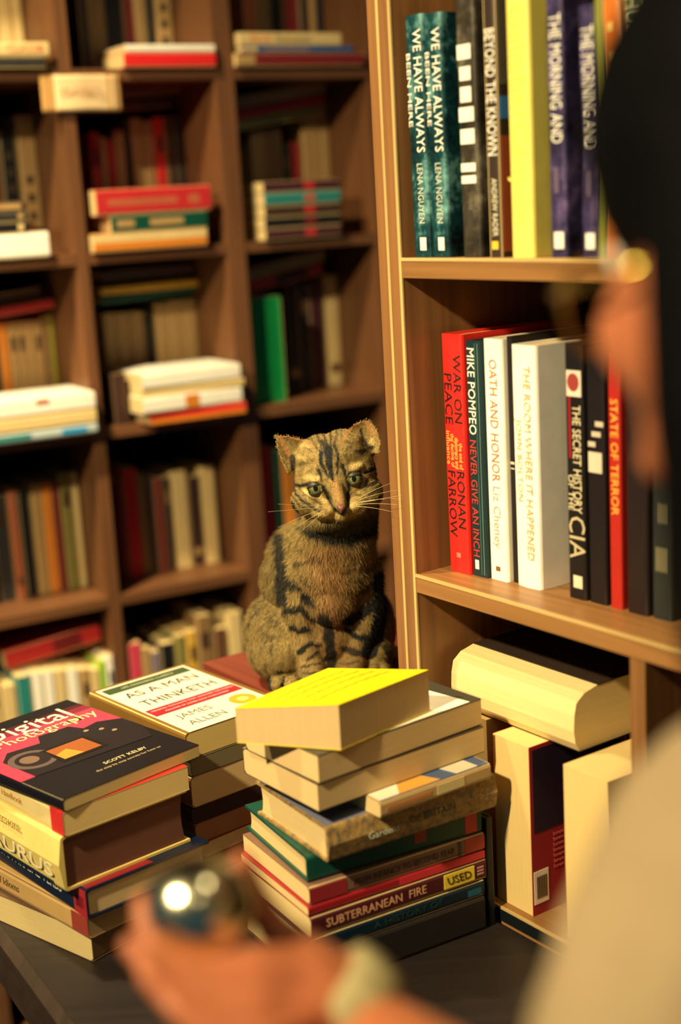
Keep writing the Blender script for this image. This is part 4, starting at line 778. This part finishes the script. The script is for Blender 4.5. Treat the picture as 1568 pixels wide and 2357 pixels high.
m2.polygons.foreach_set('use_smooth', [True]*len(m2.polygons))
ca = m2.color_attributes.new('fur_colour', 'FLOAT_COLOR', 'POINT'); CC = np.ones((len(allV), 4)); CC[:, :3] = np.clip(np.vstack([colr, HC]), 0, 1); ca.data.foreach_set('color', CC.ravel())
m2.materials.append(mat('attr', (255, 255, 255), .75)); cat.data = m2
tag(cat, 'brown tabby cat with green eyes sitting upright on the reddish riser beside the post', 'cat')
def rel(p, par): return V3(p)-par.location
def uvs(name, c, r, M, parent, seg=32, squash=(1, 1, 1), rot=None, colf=None):
    V, F = [], []
    for j in range(seg//2+1):
        th = math.pi*j/(seg//2)
        for i in range(seg): ph = 2*math.pi*i/seg; V.append(V3((math.sin(th)*math.cos(ph)*r*squash[0], -math.cos(th)*r*squash[1], math.sin(th)*math.sin(ph)*r*squash[2])))
    if rot: V = [rot @ v for v in V]
    V = [v+V3(c) for v in V]
    for j in range(seg//2):
        for i in range(seg): F.append((j*seg+i, j*seg+(i+1) % seg, (j+1)*seg+(i+1) % seg, (j+1)*seg+i))
    o = obj(name, V, F, M, parent, True)
    return o
EYEM = bpy.data.materials.new('cat_eye'); EYEM.use_nodes = True
EYEM.node_tree.nodes['Principled BSDF'].inputs['Roughness'].default_value = .06
_a = EYEM.node_tree.nodes.new('ShaderNodeAttribute'); _a.attribute_name = 'iris'; EYEM.node_tree.links.new(_a.outputs['Color'], EYEM.node_tree.nodes['Principled BSDF'].inputs['Base Color'])
for (ex_, ey_, r_) in ((727, 1124, .0092), (815, 1102, .0092)):
    rv = ray(ex_, ey_).normalized(); hit = BV.ray_cast(V3((0, 0, H))-CO, rv); c = hit[0]+CO+rv*(r_-.0042); gz = (V3((0, 0, H))-c).normalized()
    o = uvs('eye', rel(c, cat), r_, EYEM, cat, 64); n = len(o.data.vertices); cc, _ = mesh_np(o.data); dv = cc-np.array(rel(c, cat)); dv /= np.linalg.norm(dv, axis=1)[:, None]
    g = np.array(gz); sx_ = np.array(RT)*math.cos(math.radians(13.6))+np.array(UP)*math.sin(math.radians(13.6)); sy = np.cross(sx_, g); ax_ = dv@sx_; ay = dv@sy
    rr = np.sqrt(ax_**2+ay**2); front = (dv@g) > 0; pup = np.sqrt((ax_/.27)**2+(ay/.40)**2)
    g1, g2, bk_ = np.array(lin((120, 126, 74))[:3]), np.array(lin((70, 80, 48))[:3]), np.array(lin((14, 18, 16))[:3])
    mixv = np.clip((rr-.3)/.45, 0, 1)[:, None]; c_e = g1*(1-mixv)+g2*mixv
    pm = np.clip((pup-1)/.12, 0, 1)[:, None]; c_e = bk_*(1-pm)+c_e*pm; om = np.clip((.84-rr)/.05, 0, 1)[:, None]; c_e = bk_*(1-om)+c_e*om; c_e[~front] = bk_
    at_ = o.data.color_attributes.new('iris', 'FLOAT_COLOR', 'POINT'); q = np.ones((n, 4)); q[:, :3] = c_e; at_.data.foreach_set('color', q.ravel())
    print('eye depth', hit[3])
    # dark rimmed eyelids: shells hugging the ball above and below the slit
    for nm_, sgn, lim in (('upper_eyelid', 1, .28), ('lower_eyelid', -1, .50)):
        V, F = [], []; ng, nr = 28, 9; sxv, syv, gv = V3(sx_), V3(sy), gz
        if syv.z < 0: syv = -syv
        for k, R_ in ((0, r_*1.02), (1, r_*1.08)):
            for j in range(nr):
                for i in range(ng):
                    t_ = -1+2*i/(ng-1); y0 = lim*(1-.45*t_*t_) if sgn > 0 else lim*(1-.5*t_*t_)
                    a0 = math.asin(min(y0, .99)); a = a0+(math.radians(88)-a0)*j/(nr-1); az = t_*math.radians(80)
                    dvv = (gv*math.cos(az)+sxv*math.sin(az))*math.cos(a)+syv*(sgn*math.sin(a)); V.append(rel(c, cat)+dvv*R_)
        q_ = ng*nr
        for j in range(nr-1):
            for i in range(ng-1): b_ = j*ng+i; f_ = (b_, b_+1, b_+ng+1, b_+ng); F += [f_, tuple(x+q_ for x in f_[::-1])]
        for i in range(ng-1): F.append((i, i+1, i+1+q_, i+q_))
        obj(nm_, V, F, mat('cover', (44, 36, 28) if sgn > 0 else (60, 48, 34), .5), cat, True)
# nose leather
Kn = []
rv = ray(785.5, 1172).normalized(); nb = BV.ray_cast(V3((0, 0, H))-CO, rv)[0]+CO-rv*.0012; V, F = [], []
prof = [(-11, -8), (-6, -11), (0, -11.5), (7, -12), (11, -9), (9, -1), (4, 5), (1, 10), (-1, 10), (-4, 5), (-9, -1)]
ss = 1.53/FPX
for dd, sc in ((.004, 1.0), (0, .95), (-.002, .6)):
    for x, y in prof: V.append(rel(nb+RT*(x*sc*ss)-UP*(y*sc*ss)+FWD*dd, cat))
n = len(prof); F = [tuple(range(2*n, 3*n)), tuple(range(n))[::-1]]+[(k*n+i, k*n+(i+1) % n, (k+1)*n+(i+1) % n, (k+1)*n+i) for k in (0, 1) for i in range(n)]
obj('nose', V, F, mat('cover', (104, 62, 48), .45), cat, True)
def tube(name, pts, r0, r1, M, parent, k=6):
    V, F = [], []; n = len(pts)
    for i, p in enumerate(pts):
        p = V3(p); d_ = (V3(pts[min(i+1, n-1)])-V3(pts[max(i-1, 0)])).normalized(); a = d_.orthogonal().normalized(); b_ = d_.cross(a); r = r0+(r1-r0)*i/(n-1)
        for j in range(k): V.append(p+a*math.cos(2*math.pi*j/k)*r+b_*math.sin(2*math.pi*j/k)*r)
    for i in range(n-1):
        for j in range(k): F.append((i*k+j, i*k+(j+1) % k, (i+1)*k+(j+1) % k, (i+1)*k+j))
    F += [tuple(range(k))[::-1], tuple(range((n-1)*k, n*k))]
    return obj(name, V, F, M, parent, True)
WM = mat('cover', (206, 192, 140), .4)
for (a, b_, c_) in (((742, 1172), (700, 1186), (640, 1214)), ((744, 1176), (708, 1196), (668, 1222)), ((740, 1168), (690, 1172), (618, 1178)), ((742, 1165), (704, 1164), (640, 1160)), ((746, 1179), (720, 1200), (690, 1226)),
                    ((822, 1158), (868, 1146), (924, 1148)), ((822, 1162), (862, 1156), (916, 1162)), ((820, 1154), (862, 1136), (914, 1128)), ((820, 1151), (852, 1130), (900, 1112)), ((818, 1166), (856, 1166), (902, 1178)), ((820, 1160), (866, 1150), (938, 1138))):
    pts = []
    for i in range(9):
        t_ = i/8; x = (1-t_)**2*a[0]+2*t_*(1-t_)*b_[0]+t_*t_*c_[0]; y = (1-t_)**2*a[1]+2*t_*(1-t_)*b_[1]+t_*t_*c_[1]; pts.append(rel(at(x, y, 1.540-.048*t_), cat))
    tube('whisker', pts, .00026, .00007, WM, cat)
# ------------------------------------------------------------------ the customer in front
B = Lump(); SK = mat('skin', (182, 108, 72), .5)
HC_ = at(1826, 585, .62); f_ = V3((-.42, .90, -.10)).normalized(); rt_ = f_.cross(UPZ).normalized(); up_h = rt_.cross(f_)
RH = Matrix((rt_, f_, up_h)).transposed()
def hp(x, y, z_): return HC_+rt_*x+f_*y+up_h*z_
B.ell(hp(0, -.012, .030), (.074, .092, .080), RH); B.ell(hp(0, .030, -.020), (.064, .058, .080), RH)
B.ell(hp(0, .045, -.070), (.046, .040, .040), RH); B.ell(hp(0, .068, -.092), (.022, .018, .018), RH)
for s_ in (-1, 1):
    B.ell(hp(.036*s_, .058, -.028), (.024, .024, .028), RH); B.ell(hp(.026*s_, .076, .018), (.018, .010, .006), RH)
    B.chain([(hp(.052*s_, .0, -.058), .016), (hp(.030*s_, .056, -.088), .015)])
    B.ell(hp(.076*s_, -.006, -.008), (.006, .016, .028), RH)
B.chain([(hp(0, .086, .014), .009), (hp(0, .102, -.016), .011), (hp(0, .106, -.026), .012)])
B.ell(hp(0, .086, -.052), (.022, .010, .006), RH); B.ell(hp(0, .085, -.062), (.019, .010, .006), RH)
nk = hp(0, -.03, -.13); B.chain([(hp(0, -.02, -.05), .050), (nk, .052), (nk+V3((.02, -.03, -.06)), .060)])
chest = V3((.270, .520, H-.38)); B.ell(chest, (.150, .095, .20)); B.ell(V3((.275, .50, H-.60)), (.135, .09, .22)); B.ell(V3((.28, .50, H-.85)), (.15, .10, .14))
SHL = at(1745, 1900, .60); ELB = at(1480, 2930, .50); WR = at(846, 2372, .735)
SHR = chest+V3((.155, -.03, .12))
B.chain([(nk+V3((.0, -.02, -.055)), .05), (SHL+V3((.02, 0, .01)), .05)]); B.chain([(nk+V3((.06, -.03, -.06)), .055), (SHR, .052)])
B.chain([(SHL, .048), ((SHL+ELB)/2, .044), (ELB, .037)])
B.chain([(ELB, .036), ((ELB*.6+WR*.4), .036), (WR, .023)])
B.chain([(SHR, .05), (SHR+V3((.06, .02, -.26)), .04), (SHR+V3((.02, .16, -.34)), .034), (SHR+V3((-.04, .22, -.35)), .026)])
for s_ in (-1, 1): B.chain([(V3((.28+.07*s_, .50, H-.90)), .085), (V3((.28+.08*s_, .50, H-1.18)), .055), (V3((.28+.08*s_, .47, .06)), .038)]); B.chain([(V3((.28+.08*s_, .46, .035)), .034), (V3((.25+.08*s_, .62, .03)), .028)])
# hand, palm up, cupping the glass ball
def hq(x, y, D): return at(x, y, D)
def fin(pts):
    B.chain([(hq(x, y, D), r*D/FPX) for x, y, D, r in pts])
fin([(840, 2365, .735, 104), (770, 2310, .735, 98), (712, 2270, .735, 92)]); fin([(760, 2330, .722, 80), (690, 2330, .715, 68)])
fin([(800, 2260, .745, 64), (700, 2215, .745, 58)])
fin([(700, 2222, .735, 46), (590, 2212, .722, 40), (470, 2222, .716, 37), (385, 2205, .716, 34), (338, 2140, .722, 31), (330, 2075, .730, 27)])
fin([(690, 2262, .725, 46), (590, 2270, .708, 42), (470, 2272, .700, 37), (370, 2240, .700, 34), (300, 2178, .704, 29)])
fin([(690, 2310, .716, 46), (590, 2330, .696, 40), (480, 2338, .688, 35), (390, 2300, .688, 31), (335, 2240, .692, 27)])
fin([(700, 2352, .706, 42), (610, 2390, .688, 36), (520, 2400, .680, 32), (450, 2370, .680, 29), (400, 2320, .683, 25)])
fin([(800, 2270, .750, 60), (720, 2200, .760, 50), (640, 2150, .768, 44), (592, 2080, .766, 38), (566, 2012, .758, 32), (556, 1980, .754, 27)])
# other hand: five short fingers resting at the waist, outside the picture
r0 = SHR+V3((-.04, .22, -.35)); B.ell(r0+V3((-.03, .03, -.01)), (.04, .045, .018))
for i_ in range(4): B.chain([(r0+V3((-.055+.019*i_, .06, -.01)), .009), (r0+V3((-.06+.020*i_, .095-.006*abs(i_-1.4), -.02)), .008), (r0+V3((-.06+.020*i_, .112-.006*abs(i_-1.4), -.04)), .0065)])
B.chain([(r0+V3((-.055, .02, -.01)), .011), (r0+V3((-.085, .05, -.015)), .009), (r0+V3((-.09, .075, -.02)), .0075)])
PO = V3((.28, .50, 0)); pers = B.build('person', .0032, 6, PO); pers.data.materials.append(SK)
tag(pers, 'person with dark hair and cream shirt in the foreground, holding out a shiny glass ball', 'person')
# shirt: the clothed part of the body surface pushed out a little
def shell_from(o, cond, off, M, name, thick=.0015, wrinkle=0, parent=None):
    cc, nn_ = mesh_np(o.data); W = cc+np.array(o.location); keepv = cond(W)
    idx = -np.ones(len(cc), int); ks = np.where(keepv)[0]; idx[ks] = np.arange(len(ks))
    wv = (vnoise(W*np.array([1, 1, .5]), 14, 3)-.5)*wrinkle+(vnoise(W, 40, 5)-.5)*wrinkle*.3
    V = cc[ks]+nn_[ks]*(off+wv[ks])[:, None]
    F = [tuple(int(idx[v]) for v in p.vertices) for p in o.data.polygons if all(keepv[v] for v in p.vertices)]
    s_ = obj(name, V.tolist(), F, M, parent or o, True); so = s_.modifiers.new('t', 'SOLIDIFY'); so.thickness = thick; so.offset = -1
    return s_
nkz = nk.z+.004; A_, B_ = np.array(ELB), np.array(WR)
def shirt_c(W):
    tt = ((W-A_)@(B_-A_))/((B_-A_)@(B_-A_)); dline = np.linalg.norm(W-(A_+np.clip(tt, 0, 1)[:, None]*(B_-A_)), axis=1)
    fore = (dline < .055) & (tt > .18)
    hand2 = np.linalg.norm(W-np.array(r0), axis=1) < .12
    nkd = W[:, 2] < nkz+.0*W[:, 0]
    handz = (W[:, 0] < .10) & (W[:, 1] > .55)
    return nkd & ~fore & ~hand2 & ~handz & (W[:, 2] > H-.93)
shell_from(pers, shirt_c, .015, mat('cloth', (158, 138, 106), .85, ns=55, lo=.95), 'shirt', wrinkle=.022)
shell_from(pers, lambda W: (W[:, 2] <= H-.925) & (W[:, 2] > .09) & (W[:, 1] < .62), .006, mat('cloth', (44, 46, 60), .85), 'trousers')
shell_from(pers, lambda W: (W[:, 2] <= .088), .004, mat('cover', (40, 34, 30), .5), 'shoes')
# wristband
wa = (ELB-WR).normalized(); wc = at(806, 2298, .735); wc = at(802, 2322, .735)
axd = (WR-at(712, 2262, .735)).normalized(); pa = axd.orthogonal().normalized(); pb = axd.cross(pa); V, F = [], []; ns = 48; prf = [(-.016, 0), (-.014, .0035), (-.006, .006), (.006, .006), (.014, .0035), (.016, 0), (.0, -.001)]
for i in range(ns):
    an = 2*math.pi*i/ns; dr = pa*math.cos(an)+pb*math.sin(an)
    for hx, rr_ in prf: V.append(rel(wc+axd*hx+dr*(.0250+rr_+.0012*math.sin(an*11)), pers))
q = len(prf); F = [(i*q+j, i*q+(j+1) % q, ((i+1) % ns)*q+(j+1) % q, ((i+1) % ns)*q+j) for i in range(ns) for j in range(q)]
obj('wristband', V, F, mat('cloth', (172, 162, 118), .8), pers, True)
# hair
Hh = Lump(); Hh.ell(hp(0, -.020, .052), (.094, .108, .096), RH)
for i_ in range(13):
    an = math.radians(-105-150*i_/12) ; dx, dy = math.sin(an), math.cos(an)
    Hh.chain([(hp(.068*dx, .080*dy-.01, .045), .030), (hp(.078*dx, .088*dy-.012, -.06), .028), (hp(.080*dx, .092*dy-.016, -.140), .024), (hp(.080*dx, .088*dy-.026, -.205), .024), (hp(.074*dx, .080*dy-.036, -.270), .012)])
hair = Hh.build('hair', .0035, 4, V3((0, 0, 0)))
cc, nn_ = mesh_np(hair.data); loc = (cc-np.array(HC_))@np.array(RH)
keepm = ~((loc[:, 1] > .050) & (loc[:, 2] < -.010) )
hm = mat('cover', (5, 5, 7), .7, ns=120, lo=.6, spec=.06)
bm = bmesh.new(); bm.from_mesh(hair.data); bm.verts.ensure_lookup_table(); bmesh.ops.delete(bm, geom=[v for v, k_ in zip(bm.verts, keepm) if not k_], context='VERTS'); bm.to_mesh(hair.data); bm.free()
so = hair.modifiers.new('t', 'SOLIDIFY'); so.thickness = .004; so.offset = -1
hair.data.materials.append(hm); hair.parent = pers; hair.location = -PO
# glasses
GM = mat('metal', (220, 190, 90), .25)
pts = []
for s_ in (-1, 1):
    ring = [rel(hp(s_*.034+.023*math.cos(t_), .103-.008*abs(math.cos(t_)), -.014+.022*math.sin(t_)), pers) for t_ in np.linspace(0, 2*math.pi, 33)]
    tube('glasses_frame', ring, .0016, .0016, GM, pers, 8)
    tube('glasses_temple', [rel(hp(s_*.061, .095, -.006), pers), rel(hp(s_*.073, .06, -.004), pers), rel(hp(s_*.077, .0, .002), pers)], .0018, .0018, GM, pers, 8)
tube('glasses_bridge', [rel(hp(-.011, .107, -.010), pers), rel(hp(0, .111, -.006), pers), rel(hp(.011, .107, -.010), pers)], .0014, .0014, GM, pers, 8)
for s_ in (-1, 1):
    uvs('eye', rel(hp(s_*.032, .070, .006), pers), .012, mat('cover', (235, 230, 220), .2), pers, 24); uvs('iris', rel(hp(s_*.032, .0785, .006), pers), .0055, mat('cover', (50, 34, 26), .15), pers, 16, (1, .9, 1))
# the ball
bc = at(456, 2096, .735)
ball = uvs('glass_ball', (0, 0, 0), .0290, mat('metal', (226, 222, 190), .2), None, 64); ball.location = bc
tag(ball, 'shiny silvery glass ball with lamp reflections held in the cupped hand', 'ball')
print('done', len(bpy.data.objects))
